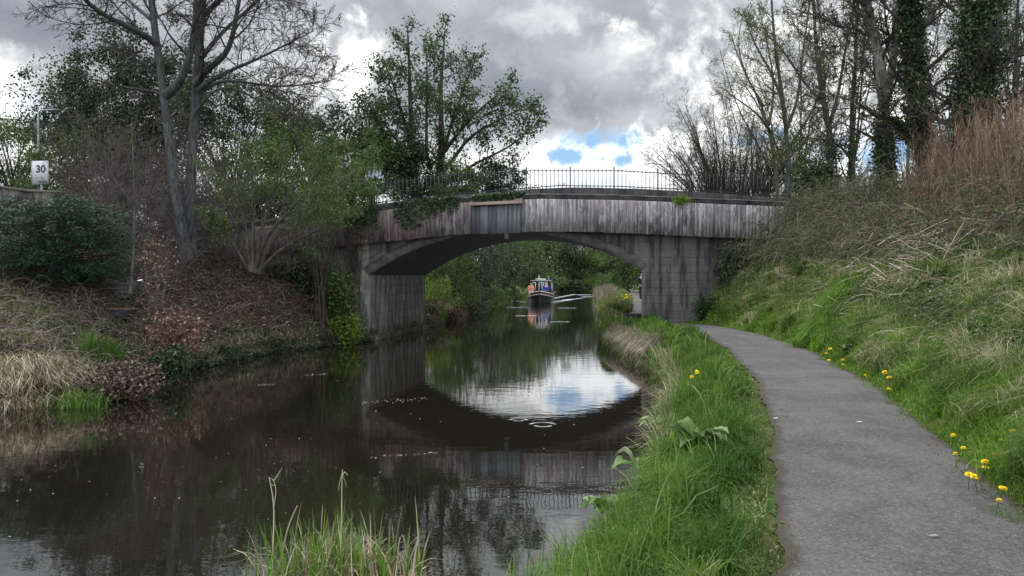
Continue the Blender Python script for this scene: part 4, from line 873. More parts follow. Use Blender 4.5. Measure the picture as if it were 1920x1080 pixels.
q = at(262, 527, 16.3); g = Geo(); rng = np.random.default_rng(4); V = np.array([(x, y, z) for z in (0, .03) for y in (-.03, .03) for x in (-.05, .05)]) + rng.normal(size=(8, 3)) * .012; g.add(V + q, [(0, 2, 3, 1), (4, 5, 7, 6), (0, 1, 5, 4), (2, 6, 7, 3), (0, 4, 6, 2), (1, 3, 7, 5)])
tag(g.build('plastic_scrap', 'litter_white', loc=q), 'crumpled white scrap of litter caught beside the grey sapling', 'litter')

# ------------------------------------------------------------------ sycamore and neighbours behind the bridge
D = 34.0
syc = [
 (pp(D, (790, 400), (778, 330), (772, 260), (770, 190), (768, 120), (765, 50)), .20, .03), (pp(D, (815, 400, 1), (828, 320, 1), (828, 240, 1), (826, 160, 1), (832, 100, 1), (835, 60, 1)), .22, .03),
 (pp(D, (772, 270), (750, 200, -.5), (735, 150, -1), (720, 115, -1)), .09, .02), (pp(D, (770, 300), (735, 250, -1), (705, 215, -1.5), (680, 200, -2)), .09, .02), (pp(D, (775, 330), (735, 300, -1.5), (690, 275, -2), (650, 265, -2.5)), .09, .02),
 (pp(D, (828, 300, 1), (850, 220, 1.5), (870, 170, 2), (895, 105, 2)), .10, .02), (pp(D, (828, 290, 1), (860, 250, 0), (890, 215, -.5), (930, 180, -1), (960, 165, -1)), .10, .02),
 (pp(D, (825, 330, 1), (850, 300, .5), (880, 255, 0), (920, 235, -.5), (980, 200, -1), (1005, 205, -1)), .10, .018), (pp(D, (830, 345, 1), (870, 320, 0), (905, 300, -1), (950, 280, -1.5), (985, 255, -2), (1010, 215, -2.2)), .09, .02),
 (pp(D, (800, 300), (800, 220, -1), (802, 150, -1.5), (800, 90, -1.5)), .08, .02), (pp(D, (780, 310), (740, 290, 1.5), (700, 250, 2), (665, 230, 2.5)), .08, .02)]
tree('sycamore_tree', 'tall sycamore in young leaf behind the left half of the bridge', 'tree', syc,
     [dict(n=15, t0=.22, t1=1, ang=(35, 75), ln=(.22, .46), K=8, up=.07, wig=.12, r=.4, absl=4.6), dict(n=7, t0=.2, t1=1, ang=(30, 65), ln=(.3, .6), K=5, up=.12, wig=.15, r=.55)], 'bark_dark', 'twig_dark', 101,
     leaf=('leaf_sycamore', 13, .14, .16, (1, 2)), ivy=[(0, 0, .5, 3600, .45), (1, 0, .45, 3200, .4)], minr=.006)
bushy('ivy_mass', 'dense dark green ivy mass round the foot of the sycamore behind the railing', 'shrub', at(775, 310, 33), (1.6, 1.2, 1.7), 9000, .13, 'leaf_ivy', 102, nclump=50, base=(at(775, 300, 33)[0], 33, 3.5), shell=.3)
bushy('dark_shrub', 'dark loose shrub right of the sycamore, seen through the railing', 'shrub', at(935, 335, 33), (1.15, 1.0, .85), 2600, .12, 'leaf_dark', 103, nclump=40, base=(at(925, 370, 33)[0], 33, 4.0), shell=.3)
bushy('green_shrub', 'olive green shrub behind the railing between the ivy mass and the dark shrub', 'shrub', at(860, 340, 32), (1.2, 1.0, .8), 3600, .12, 'leaf_mid', 104, nclump=40, base=(at(860, 370, 32)[0], 32, 4.0), shell=.3)
bushy('green_shrub', 'green shrub behind the railing left of the ivy mass', 'shrub', at(700, 315, 32), (1.3, 1.0, 1.3), 5200, .13, 'leaf_mid', 105, nclump=45, base=(at(700, 370, 32)[0], 32, 3.8), shell=.3)

# ------------------------------------------------------------------ bare trees on the right bank
def zb(px, D): X = (px - 960) / FPX * D; return HORY - (float(height(X, D)) - .1 - CAMZ) * FPX / D
tws = [dict(n=17, t0=.2, ang=(30, 70), ln=(.2, .48), K=8, up=.05, wig=.13, r=.4, absl=5.0), dict(n=9, t0=.12, ang=(25, 65), ln=(.3, .6), K=6, up=.04, wig=.17, r=.55), dict(n=4, t0=.15, ang=(25, 60), ln=(.35, .65), K=4, up=.04, wig=.2, r=.65, rend=.7)]
baretree('bare_tree', 'many stemmed leafless tree fanning out behind the right half of the railing', 1370, 360, 34, 56, 6.6, 4.3, .06, 111, 'twig_dark', 'bark_dark', [dict(n=10, t0=.2, ang=(15, 45), ln=(.25, .45), K=7, up=.08, wig=.12, r=.55), dict(n=7, t0=.15, ang=(25, 60), ln=(.3, .6), K=5, up=.05, wig=.17, r=.65, rend=.6), dict(n=3, t0=.3, ang=(25, 60), ln=(.4, .8), K=4, up=.03, wig=.2, r=.8, rend=.7)], leaf=('bud', 1, .05, .02), w=.5)
def rtree(label, D, limbs, specs, bark, twig, seed, leaf=None, ivy=None, minr=.007):
    fx = []
    for i, (pts, r0, r1) in enumerate(limbs):
        P = pp(D, *pts)
        if i == 0: P[0] = at(pts[0][0], zb(pts[0][0], D), D)
        fx.append((P, r0, r1))
    return tree('bare_tree' if not ivy else 'ivy_clad_tree', label, 'tree', fx, specs, bark, twig, seed, leaf, ivy, minr=minr)
rtree('bare tree with thin curved trunk, first above the right end of the bridge', 31, [(((1462, 370), (1452, 300), (1440, 240), (1425, 190), (1400, 150), (1380, 110), (1370, 70)), .10, .02), (((1445, 250), (1420, 215, -1), (1385, 190, -1.5), (1350, 165, -2)), .05, .012), (((1440, 235), (1450, 180, 1), (1445, 120, 1), (1430, 60, 1), (1420, 10, 1)), .06, .015), (((1430, 200), (1400, 150, 1), (1380, 90, 1), (1390, 30, 1)), .05, .012)], tws[:2], 'twig_olive', 'twig_olive', 121, leaf=('leaf_fresh', 2, .05, .02))
rtree('pale barked bare tree forking above the right end of the bridge', 30, [(((1480, 370), (1478, 310), (1472, 230), (1462, 160), (1450, 90), (1445, 20), (1440, -60)), .13, .03), (((1474, 240), (1495, 190, .5), (1500, 120, .8), (1510, 50, 1), (1520, -30, 1)), .07, .02), (((1468, 190), (1440, 130), (1410, 80), (1390, 20)), .06, .015), (((1476, 280), (1510, 230, -1), (1540, 170, -1.2), (1560, 90, -1.5)), .06, .015)], tws, 'bark_grey', 'twig_olive', 122, leaf=('leaf_fresh', 1, .06, .03))
rtree('slim ivy wrapped tree behind the green ivy block on the bank top', 27, [(((1555, 360), (1558, 300), (1553, 240), (1540, 190), (1530, 130), (1525, 50), (1520, -40)), .13, .04), (((1553, 235), (1570, 180), (1578, 120), (1590, 50), (1600, -20)), .07, .02), (((1545, 200), (1500, 150, 1), (1470, 100, 1.4), (1430, 60, 2), (1390, 40, 2)), .06, .015)], tws, 'bark_dark', 'twig_olive', 123, leaf=('leaf_fresh', 1, .06, .03), ivy=[(0, 0, .35, 2200, .16)])
rtree('ivy wrapped leaning tree between the ivy block and the pale double trunk', 27, [(((1600, 365), (1596, 330), (1598, 280), (1592, 200), (1605, 120), (1600, 40), (1610, -60)), .11, .04), (((1596, 300), (1570, 270), (1540, 262, -.5), (1500, 258, -1)), .05, .012)], tws[:2], 'bark_dark', 'twig_dark', 124, leaf=('leaf_fresh', 1, .06, .03), ivy=[(0, 0, .35, 1200, .12)])
rtree('tall pale tree that splits into two trunks above an ivy covered base', 22, [(((1660, 360), (1658, 300), (1655, 230), (1655, 180), (1648, 110), (1632, 50), (1612, -20), (1600, -120)), .21, .10), (((1656, 190), (1668, 150, .2), (1674, 90, .3), (1676, 30, .3), (1680, -60, .3), (1690, -160, .3)), .13, .07), (((1652, 225), (1610, 195, -.5), (1560, 178, -1), (1500, 165, -1.4)), .06, .012), (((1646, 110), (1600, 70, .5), (1550, 40, 1), (1490, 20, 1.4)), .06, .015), (((1672, 110), (1720, 60, -1), (1760, 10, -1.4), (1800, -60, -2)), .06, .02), (((1655, 215), (1640, 150, -1), (1580, 100, -1.5), (1500, 80, -2)), .05, .012), (((1640, 60), (1580, 0, -.5), (1520, -60, -1)), .05, .015)],
      tws, 'bark_pale', 'twig_dark', 125, leaf=('bud', 1, .05, .02), ivy=[(0, 0, .30, 5600, .11)])
rtree('thick ivy clad trunk with a side limb, right of the pale double trunk', 21, [(((1745, 370), (1742, 320), (1732, 260), (1718, 200), (1712, 130), (1705, 60), (1700, -20), (1698, -120)), .22, .12), (((1735, 290), (1712, 262), (1690, 240), (1668, 225), (1640, 215)), .11, .03), (((1716, 150), (1760, 110, -.6), (1810, 60, -1), (1850, 0, -1.3)), .06, .02), (((1705, 60), (1660, 20), (1620, -40)), .05, .02), (((1718, 190), (1680, 150, 1), (1650, 90, 1.2), (1600, 40, 1.5)), .05, .015)],
      tws, 'bark_dark', 'twig_dark', 126, leaf=('leaf_mid', 1, .06, .03), ivy=[(0, 0, .8, 11000, .13), (1, 0, .8, 2600, .09)])
rtree('very thick tree wholly wrapped in ivy near the right edge', 19, [(((1840, 360), (1838, 300), (1832, 220), (1838, 150), (1842, 80), (1845, 0), (1850, -100)), .24, .14), (((1800, 300), (1805, 220), (1812, 140), (1820, 60), (1828, -40)), .16, .08), (((1840, 160), (1880, 120), (1920, 80), (1960, 40)), .07, .02), (((1835, 200), (1880, 190, -.5), (1920, 170, -1)), .05, .02), (((1835, 240), (1800, 200), (1760, 190), (1720, 150)), .05, .015), (((1840, 60), (1790, 30, 1), (1740, -20, 1.4)), .06, .02)],
      tws[:2], 'bark_dark', 'twig_dark', 127, leaf=('leaf_mid', 2, .08, .05), ivy=[(0, 0, 1, 13000, .22), (1, 0, 1, 8000, .18)])
rtree('thin leafless tree at the right edge beyond the ivy wrapped trunk', 23, [(((1900, 340), (1902, 260), (1895, 180), (1905, 100), (1900, 20), (1910, -60)), .10, .03), (((1898, 200), (1870, 140), (1860, 80), (1880, 10)), .05, .015)], tws, 'bark_dark', 'twig_dark', 128, leaf=('leaf_mid', 1, .06, .03))
rtree('slender bare tree between the pale double trunk and the ivy clad trunk', 30, [(((1700, 345), (1700, 280), (1706, 200), (1690, 120), (1700, 40), (1705, -50)), .08, .03), (((1705, 210), (1730, 150), (1750, 80), (1760, 0)), .05, .015)], tws, 'twig_olive', 'twig_olive', 129, leaf=('leaf_fresh', 1, .06, .03))
for i, (px, D, n, H, sp_, lab) in enumerate(((1400, 38, 5, 9.5, 3.2, 'loose bare tree far behind the right end of the railing'), (1480, 36, 6, 12, 3.4, 'tall loose bare tree behind the first thin trunks right of the bridge'), (1575, 34, 6, 13, 3.2, 'tall bare tree behind the ivy block and its neighbours'),
        (1800, 30, 6, 13, 3.0, 'tall bare tree behind and left of the very thick ivy wrapped tree'), (1890, 31, 6, 12, 3.2, 'tall bare tree behind and right of the very thick ivy wrapped tree'), (1560, 24.5, 5, 3.0, 1.6, 'low bare scrub between the ivy block and the pale double trunk'), (1800, 19, 7, 3.2, 1.8, 'low bare scrub in front of the fence near the brown canes'))):
    baretree('bare_tree', lab, px, 340, D, n, H, sp_, .075 if H > 5 else .03, 140 + i, 'twig_dark', 'bark_dark', [dict(n=11, t0=.15, ang=(25, 60), ln=(.22, .42), K=7, up=.06, wig=.14, r=.45), dict(n=8, t0=.12, ang=(25, 60), ln=(.3, .6), K=5, up=.05, wig=.18, r=.55, rend=.5), dict(n=5, t0=.2, ang=(25, 60), ln=(.35, .65), K=4, up=.05, wig=.2, r=.7, rend=.7)][:3 if i in (0, 1) else 2], leaf=('leaf_fresh', 1, .06, .03) if i % 2 else ('bud', 1, .06, .02), w=.35)
bushy('ivy_block', 'solid block of dark green ivy on the bank top right of the bridge', 'shrub', at(1522, 335, 26.5), (.85, .7, .62), 7000, .085, 'leaf_ivy', 130, nclump=50, base=(at(1520, 350, 26.5)[0], 26.5, 4.2), shell=.3)
bushy('green_shrub', 'thin yellow green shrub left of the ivy block on the bank top', 'shrub', at(1510, 285, 28), (1.1, .8, .7), 1500, .09, 'leaf_mid', 131, nclump=30, base=(at(1510, 330, 28)[0], 28, 4.2), shell=.3)

# ------------------------------------------------------------------ beyond the arch
BG = 'trees and bushes along the far reach of the canal'
for i, (px, py, D, rx, ry, rz_, n, sz, mt, nm, lab) in enumerate((
   (805, 585, 33, .8, 1.2, .7, 3200, .08, 'straw_dull', 'brown_shrub', 'brown dry bush at the water edge just past the left pier'),
   (838, 582, 37, .9, 1.6, .8, 3600, .09, 'litter', 'brown_shrub', 'reddish brown bush overhanging the water beyond the left pier'),
   (880, 572, 43, 1.2, 2.0, 1.1, 5200, .10, 'leaf_dark', 'green_shrub', 'dark leafy bush trailing into the water between pier and boat'),
   (915, 560, 51, 1.4, 2.5, 1.3, 5200, .12, 'leaf_mid', 'green_shrub', 'green bush trailing into the water close left of the boat'),
   (945, 552, 60, 1.3, 2.5, 1.2, 4200, .13, 'leaf_dark', 'green_shrub', 'dark bush at the water edge touching the boat on its left'),
   (815, 560, 34, .9, 1.3, 1.0, 4200, .09, 'leaf_fresh', 'green_shrub', 'light green bush at the water edge just past the left pier'),
   (850, 520, 38, 1.5, 2.0, 1.8, 6000, .11, 'leaf_mid', 'green_shrub', 'bright leafy bush leaning over the water left of the boat, nearest the pier'),
   (810, 500, 40, 1.8, 2.2, 2.6, 5000, .12, 'leaf_mid', 'green_shrub', 'green bush filling the left corner under the arch'),
   (890, 510, 48, 2.0, 3.0, 2.6, 7000, .13, 'leaf_dark', 'waterside_tree', 'dark green waterside tree left of the boat'),
   (935, 500, 62, 2.6, 4.0, 3.2, 7000, .16, 'leaf_dark', 'waterside_tree', 'dark tree overhanging the water directly behind the boat on its left'),
   (870, 450, 60, 5.0, 4.0, 5.0, 8000, .2, 'leaf_dark', 'waterside_tree', 'tall dark tree at the top left under the arch'),
   (1000, 480, 80, 4.2, 4.0, 4.0, 8000, .22, 'leaf_mid', 'waterside_tree', 'rounded mid green tree straight above the boat'),
   (1030, 505, 104, 5.5, 3, 5.0, 14000, .32, 'leaf_dark', 'waterside_tree', 'far dark tree closing the canal right of the boat'),
   (1085, 515, 106, 4.2, 3, 3.6, 12000, .30, 'leaf_mid', 'waterside_tree', 'far mid green tree above the wake'),
   (1135, 512, 110, 4.5, 3, 4.4, 12000, .30, 'leaf_dark', 'waterside_tree', 'far dark tree behind the reeds at the right of the wake'),
   (1060, 540, 99, 3.2, 1.2, 1.5, 6000, .25, 'leaf_dark', 'green_shrub', 'low dark bush overhanging the far end of the water'),
   (1105, 542, 100, 3.0, 1.2, 1.4, 6000, .25, 'leaf_mid', 'green_shrub', 'low mid green bush at the far bend of the canal'),
   (1010, 538, 96, 3.0, 1.2, 1.8, 6000, .25, 'leaf_dark', 'green_shrub', 'low dark bush at the water edge behind the boat'),
   (1150, 535, 84, 2.2, 2, 1.6, 4500, .2, 'leaf_mid', 'green_shrub', 'bush on the far right bank behind the pale reeds'),
   (1172, 495, 70, 2.2, 3, 2.9, 9000, .17, 'leaf_mid', 'waterside_tree', 'green tree beside the far towpath near the right pier'),
   (1290, 480, 60, 5.5, 4, 4.0, 9000, .2, 'leaf_mid', 'waterside_tree', 'green tree hidden mostly behind the right pier'),
   (940, 450, 125, 14, 5, 9.0, 22000, .42, 'leaf_dark', 'waterside_tree', 'broad far dark tree across the left background'),
   (1090, 470, 128, 9, 5, 6.0, 20000, .40, 'leaf_dark', 'waterside_tree', 'broad far dark tree across the right background'))):
    p = at(px, py, D); bushy(nm, lab, 'tree' if 'tree' in nm else 'shrub', p, (rx, ry, rz_), n, sz, mt, 200 + i, nclump=60, base=(p[0], D, float(max(height(p[0], D), 0))), group=BG, shell=.35)
for i, (px, D, H) in enumerate(((1055, 112, 9.0), (1085, 116, 9.0), (960, 100, 10), (1130, 114, 8.5))):
    baretree('bare_tree', ('brown leafless far tree right above the boat', 'brown leafless far tree above the wake', 'brown leafless far tree left of the boat mast line', 'brown leafless far tree at the right under the arch')[i], px, 500, D, 12, H, 3.4, .1, 230 + i, 'twig_purple', 'twig_purple', [dict(n=9, t0=.2, ang=(25, 60), ln=(.25, .45), K=5, up=.03, wig=.18, r=.6), dict(n=5, t0=.15, ang=(25, 60), ln=(.3, .6), K=4, up=.0, wig=.2, r=.8, rend=.6)], group=BG)

# ------------------------------------------------------------------ grass and ground cover
def scatter(n, y0, y1, fx0, fx1, rng, p=1.0):
    """points with density falling as 1/Y**p between two side curves"""
    u = rng.uniform(0, 1, n)
    Y = y0 * (y1 / y0) ** u if p == 1.0 else y0 + (y1 - y0) * u
    a, b = fx0(Y), fx1(Y); X = a + (b - a) * rng.uniform(0, 1, n)
    return X, Y
def base(X, Y, dz=-.01): return np.stack([X, Y, height(X, Y) + dz], 1)
def patch(X, Y, s=1.0, ph=0): return .5 + .5 * np.sin(X * 2.1 * s + 1.7 * np.sin(Y * 1.3 * s + ph) + ph) * np.sin(Y * 1.9 * s + 1.2 * np.sin(X * 1.1 * s))
rng = np.random.default_rng(300)
# verge between water and path: tall towards the water, worn short beside the path
X, Y = scatter(95000, 2.6, 26, lambda y: xr(y) + .02, lambda y: pl(y) + .03, rng)
u = (X - xr(Y)) / np.maximum(pl(Y) - xr(Y), .1)
H = (.28 - .22 * sstep(u, .35, .85)) * (.55 + .75 * patch(X, Y, 1.4)) * rng.uniform(.6, 1.25, len(X))
H = np.where(u > .9, H * .6, H); W = (.0045 + .0011 * Y) * (.7 + .5 * (1 - u))
keep = rng.uniform(size=len(X)) < np.where(u > .8, .35 + .4 * patch(X, Y, 3, 1), 1)
g = Geo(); blades(g, base(X, Y)[keep], H[keep], W[keep], rng, .75, v=np.clip(rng.uniform(0, .85, keep.sum()) + .12 * (u[keep] > .6) + .12 * patch(X, Y, 2.3)[keep], 0, 1), wind=(.05, -.1), droop=.55)
X, Y = scatter(500, 3, 24, lambda y: xr(y) + .05, lambda y: xr(y) + .6 * (pl(y) - xr(y)), rng); blades(g, base(X, Y), rng.uniform(.3, .62, len(X)), .006 + .0011 * Y, rng, .8, v=rng.uniform(.5, 1, len(X)), seg=4, droop=.7)
tag(g.build('verge_grass', 'grass_fresh'), 'lush green grass on the strip between canal and towpath', 'grass', kind='stuff')
X, Y = scatter(22000, 2.6, 25, lambda y: pl(y) - .42, lambda y: pl(y) + .05 + .08 * np.sin(y * 5.3) * np.sin(y * 2.1), rng); g = Geo()
blades(g, base(X, Y), rng.uniform(.02, .07, len(X)), .006 + .001 * Y, rng, 1.1, droop=.8); tag(g.build('path_edge_grass', 'grass_mixed'), 'short worn grass fraying over the left edge of the towpath', 'grass', kind='stuff')
# grass beyond the bridge on the right
X, Y = scatter(26000, 24, 95, lambda y: xr(y) + .03, lambda y: pl(y), rng)
g = Geo(); blades(g, base(X, Y), .38 * rng.uniform(.5, 1.3, len(X)), .004 + .0011 * Y, rng, .5); tag(g.build('far_verge_grass', 'grass_mixed'), 'rough grass along the canal edge beyond the bridge', 'grass', kind='stuff')
X, Y = scatter(3500, 50, 75, lambda y: xr(y) - .2, lambda y: xr(y) + 1.4, rng)
g = Geo(); blades(g, base(X, Y), 0.9 * rng.uniform(.5, 1.2, len(X)), .04, rng, .45); tag(g.build('far_reeds', 'straw_dull'), 'pale dead reeds at the water edge beyond the bridge', 'reeds', kind='stuff')
X, Y = scatter(9000, 30, 90, lambda y: pr(y), lambda y: pr(y) + 4, rng)
g = Geo(); blades(g, base(X, Y), .5 * rng.uniform(.5, 1.3, len(X)), .004 + .0012 * Y, rng, .5); tag(g.build('far_bank_grass', 'grass_mixed'), 'long grass on the landward side of the far towpath', 'grass', kind='stuff')
# dead brown tufts overhanging the water on the right bend
g = Geo(); X, Y = scatter(5200, 17.5, 23, lambda y: xr(y) - .03, lambda y: xr(y) + .5, rng)
blades(g, base(X, Y), .5 * rng.uniform(.4, 1.2, len(X)), .014, rng, .6, wind=(-.45, -.35), droop=1.1); tag(g.build('dead_tufts', 'straw_dull'), 'brown dead grass tufts drooping over the water by the right pier', 'grass', kind='stuff')
g = Geo(); X, Y = scatter(900, 7, 17, lambda y: xr(y) - .02, lambda y: xr(y) + .25, rng)
blades(g, base(X, Y), .6 * rng.uniform(.4, 1.2, len(X)), .008, rng, .7, wind=(-.35, -.1), droop=.7); tag(g.build('dry_stems', 'straw'), 'thin dry stems leaning from the grass out over the water', 'grass', kind='stuff')
# right bank
def toe(Y): return np.maximum(pr(Y), np.interp(Y, [17, 20, 24.5], [-99, 5.9, 5.75]))
X, Y = scatter(50000, 2.6, 24.3, lambda y: toe(y) - .05 - .09 * np.sin(y * 4.1) * np.sin(y * 1.7), lambda y: toe(y) + 1.15, rng); off = X - toe(Y)
H = (.07 + .22 * sstep(off, .05, .7)) * rng.uniform(.5, 1.3, len(X)) * (.6 + .7 * patch(X, Y, 1.7, 2)); k = rng.uniform(size=len(X)) < 1 - .6 * sstep(off, .7, 1.15)
g = Geo(); blades(g, base(X, Y)[k], H[k], (.005 + .001 * Y)[k], rng, .8, wind=(-.15, -.1), droop=.6); tag(g.build('lower_bank_grass', 'grass_bright'), 'bright green grass along the right edge of the towpath', 'grass', kind='stuff')
X, Y = scatter(62000, 3, 24.6, lambda y: toe(y) + .55, lambda y: toe(y) + np.interp(y, [3, 8, 14, 24], [3.0, 4.2, 4.0, 2.6]), rng); off = X - toe(Y); zz_ = height(X, Y)
m_ = patch(X, Y, .9, 4); k = rng.uniform(size=len(X)) < .45 + .55 * m_
H = .34 * rng.uniform(.4, 1.3, len(X)); g = Geo()
vv_ = np.clip(rng.uniform(-.1, .75, len(X)) + .42 * patch(X, Y, .7, 1) - .06, 0, 1)
blades(g, base(X, Y)[k], H[k], (.005 + .0011 * Y)[k], rng, 1.1, v=vv_[k], wind=(-.35, -.15), droop=.8); tag(g.build('bank_grass', 'grass_mixed'), 'matted green and straw coloured grass covering the right bank', 'grass', kind='stuff')
# tussocks: blades springing from shared roots, with dark gaps between them
def tussocks(nc, per, y0, y1, f0, f1, H, rng, r=.07, vlo=0, vhi=1, lean=.9, wk=.0011, p=1.0):
    cx, cy = scatter(nc, y0, y1, f0, f1, rng, p); k = np.repeat(np.arange(nc), per); n = len(k); hs2 = rng.uniform(.6, 1.35, nc)[k]; cv2 = rng.uniform(vlo, vhi, nc)[k]
    X = cx[k] + rng.normal(size=n) * r; Y = cy[k] + rng.normal(size=n) * r; g = Geo(); B_ = base(X, Y); 
    blades(g, B_, H * hs2 * rng.uniform(.5, 1.1, n), .005 + wk * Y, rng, lean, v=np.clip(cv2 + rng.uniform(-.25, .25, n), 0, 1), wind=(-.12, -.12), droop=.8, seg=4); return g
tag(tussocks(420, 110, 4, 24.2, lambda y: toe(y) + .35, lambda y: toe(y) + np.interp(y, [3, 8, 14, 24], [2.8, 4.0, 3.8, 2.4]), .46, rng).build('bank_tussocks', 'grass_mixed'), 'tussocks of green and straw coloured grass dotted over the right bank', 'grass', kind='stuff')
tag(tussocks(150, 120, 4, 23, lambda y: toe(y) + .2, lambda y: toe(y) + 2.2, .34, rng, vlo=.2, vhi=.9).build('green_tussocks', 'grass_bright'), 'fresh green tussocks low on the right bank', 'grass', kind='stuff')
tag(tussocks(170, 170, 3.2, 24, lambda y: xr(y) + .05, lambda y: xr(y) + .75 * (pl(y) - xr(y)), .34, rng, r=.06, vlo=.1, vhi=.8, lean=1.1).build('verge_tussocks', 'grass_fresh'), 'lush tussocks of dark and light green grass on the canal verge', 'grass', kind='stuff')
X, Y = scatter(2600, 3, 23, lambda y: pl(y) - .5, lambda y: pl(y) + .02, rng); k = rng.uniform(size=len(X)) < patch(X, Y, 3, 1) ** 2; C = base(X, Y, .02)[k]; g = Geo(); leaves(g, C, .05, rng, flat=.8, aspect=.7); tag(g.build('verge_weeds', 'leaf_mid'), 'flat little weed leaves in the worn grass beside the towpath', 'weeds', kind='stuff')
# dry stalks tangled in the grass
def stalks(n, y0, y1, f0, f1, L, r, rng, flat=.6, wig=.12, K=6, lift=.15, p=1.0, up=0.0):
    X, Y = scatter(n, y0, y1, f0, f1, rng, p); P0 = base(X, Y, lift * .3); P0[:, 2] += rng.uniform(0, lift, n)
    D = rng.normal(size=(n, 3)); D[:, 2] = np.abs(D[:, 2]) * (1 - flat) + up; D = unit(D); D[:, 0] -= .3; pts = [P0]; Ls = (L * rng.uniform(.4, 1.3, n) / (K - 1))[:, None]
    for k in range(K - 1): D = unit(D + rng.normal(size=(n, 3)) * wig + [0, 0, -.10 * k * (1 - up)]); pts.append(pts[-1] + D * Ls)
    P = np.stack(pts, 1); zmin = height(P[..., 0], P[..., 1]) + .02; P[..., 2] = np.maximum(P[..., 2], zmin)
    return P, np.linspace(1, .4, K)[None] * (r * rng.uniform(.6, 1.3, n))[:, None]
g = Geo(); P, r_ = stalks(1500, 4, 23, lambda y: toe(y) + .9, lambda y: toe(y) + 4.0, .7, .0045, rng); tubes(g, P, r_, 3, rng.uniform(0, 1, len(P))); tag(g.build('dry_stalks', 'straw'), 'thin dry stalks tangled through the right bank grass', 'dead stems', kind='stuff')
# bramble thicket on the upper right bank and beside the pier
g = Geo(); P, r_ = stalks(7000, 9, 25.5, lambda y: toe(y) + np.interp(y, [9, 14, 20, 25], [3.6, 3.2, 2.2, 1.3]), lambda y: toe(y) + np.interp(y, [9, 14, 20, 25], [7.5, 7.0, 6, 4.6]), 1.5, .007, rng, .25, .18, 8, .35); tubes(g, P, r_, 3, rng.uniform(0, 1, len(P)))
tag(g.build('bramble_stems', 'bramble_stem'), 'arching brown bramble stems over the upper right bank', 'brambles', kind='stuff')
g = Geo(); C = along(P, 8, rng, .2, 1); C = C + rng.normal(size=C.shape) * .05; leaves(g, C, .06, rng, aspect=.75); tag(g.build('bramble_leaves', 'leaf_mid'), 'small green bramble leaves scattered over the upper right bank', 'brambles', kind='stuff')
X, Y = scatter(60000, 4.5, 25, lambda y: toe(y) + np.interp(y, [5, 14, 20, 25], [1.0, 1.2, .9, .5]), lambda y: toe(y) + np.interp(y, [7, 14, 20, 25], [5.5, 5.0, 5, 3.6]), rng); k = rng.uniform(size=len(X)) < patch(X, Y, 1.1, 3) ** 1.3
C = base(X, Y, .06)[k]; C[:, 2] += rng.uniform(0, .28, k.sum()); g = Geo(); leaves(g, C, .055, rng, aspect=.7); tag(g.build('bank_leaves', 'leaf_ivy'), 'low dark leafy growth in patches over the right bank', 'ground cover', kind='stuff')
cloud_thing('ivy_bush', 'dark ivy growing down beside the right bridge pier', 'shrub', at(1372, 520, 23.9), (.55, .35, 1.15), 3600, .075, 'leaf_ivy', 88, aspect=.9)
cloud_thing('ivy_bush', 'low ivy at the foot of the right bridge pier beside the path', 'shrub', at(1322, 575, 23.6), (.45, .35, .4), 1400, .065, 'leaf_ivy', 89, aspect=.9)
# dead knotweed canes
def canes(n, y0, y1, f0, f1, H, r, rng, lean=.12):
    X, Y = scatter(n, y0, y1, f0, f1, rng, 2); B = base(X, Y, -.03); K = 6; D = unit(np.stack([rng.normal(size=n) * lean, rng.normal(size=n) * lean, np.ones(n)], 1)); L = H * rng.uniform(.55, 1.15, n)
    pts = [B]; 
    for k in range(K - 1): D = unit(D + rng.normal(size=(n, 3)) * .05); pts.append(pts[-1] + D * (L / (K - 1))[:, None])
    return np.stack(pts, 1), np.linspace(1, .35, K)[None] * (r * rng.uniform(.7, 1.2, n))[:, None]
g = Geo(); P, r_ = canes(2300, 9.0, 19.5, lambda y: np.maximum(toe(y) + 3.2, .525 * y), lambda y: toe(y) + np.interp(y, [9.5, 17], [5.5, 7.8]), 2.1, .0075, rng); tubes(g, P, r_, 4, rng.uniform(0, 1, len(P)))
C2, R2 = spawn(P, r_, 6, rng, .4, 1, (20, 45), (.12, .3), 4, .12, .1, .55); tubes(g, C2, np.maximum(R2, .0028), 3, rng.uniform(.2, 1, len(C2)))
tag(g.build('dead_canes', 'stem_brown'), 'dense stand of tall upright reddish brown dead canes at the right edge', 'dead canes', kind='stuff')
g = Geo(); n = 620; c0 = ground(1745, 470); q = np.stack([c0[0] + rng.normal(size=n) * .85, c0[1] + rng.normal(size=n) * 1.3], 1); P0 = base(q[:, 0], q[:, 1], .05); P0[:, 2] += np.abs(rng.normal(size=n)) * .28
D_ = np.stack([rng.normal(size=n) * 1.2, rng.normal(size=n) * .6, rng.normal(size=n) * .35 - .35 * np.sign(rng.normal(size=n))], 1); D_ = unit(D_); L_ = rng.uniform(.15, .8, n)[:, None]; P = np.stack([P0 + D_ * L_ * t + np.array([0, 0, -.06]) * t * t for t in np.linspace(-.5, .5, 4)], 1)
P[..., 2] = np.maximum(P[..., 2], height(P[..., 0], P[..., 1]) + .05); r_ = np.broadcast_to(rng.uniform(.003, .010, n)[:, None], (n, 4)); tubes(g, P, r_, 4, rng.uniform(0, 1, n)); tag(g.build('fallen_canes', 'stem_pale'), 'broken bleached canes lying at the foot of the brown cane stand', 'dead canes', kind='stuff')
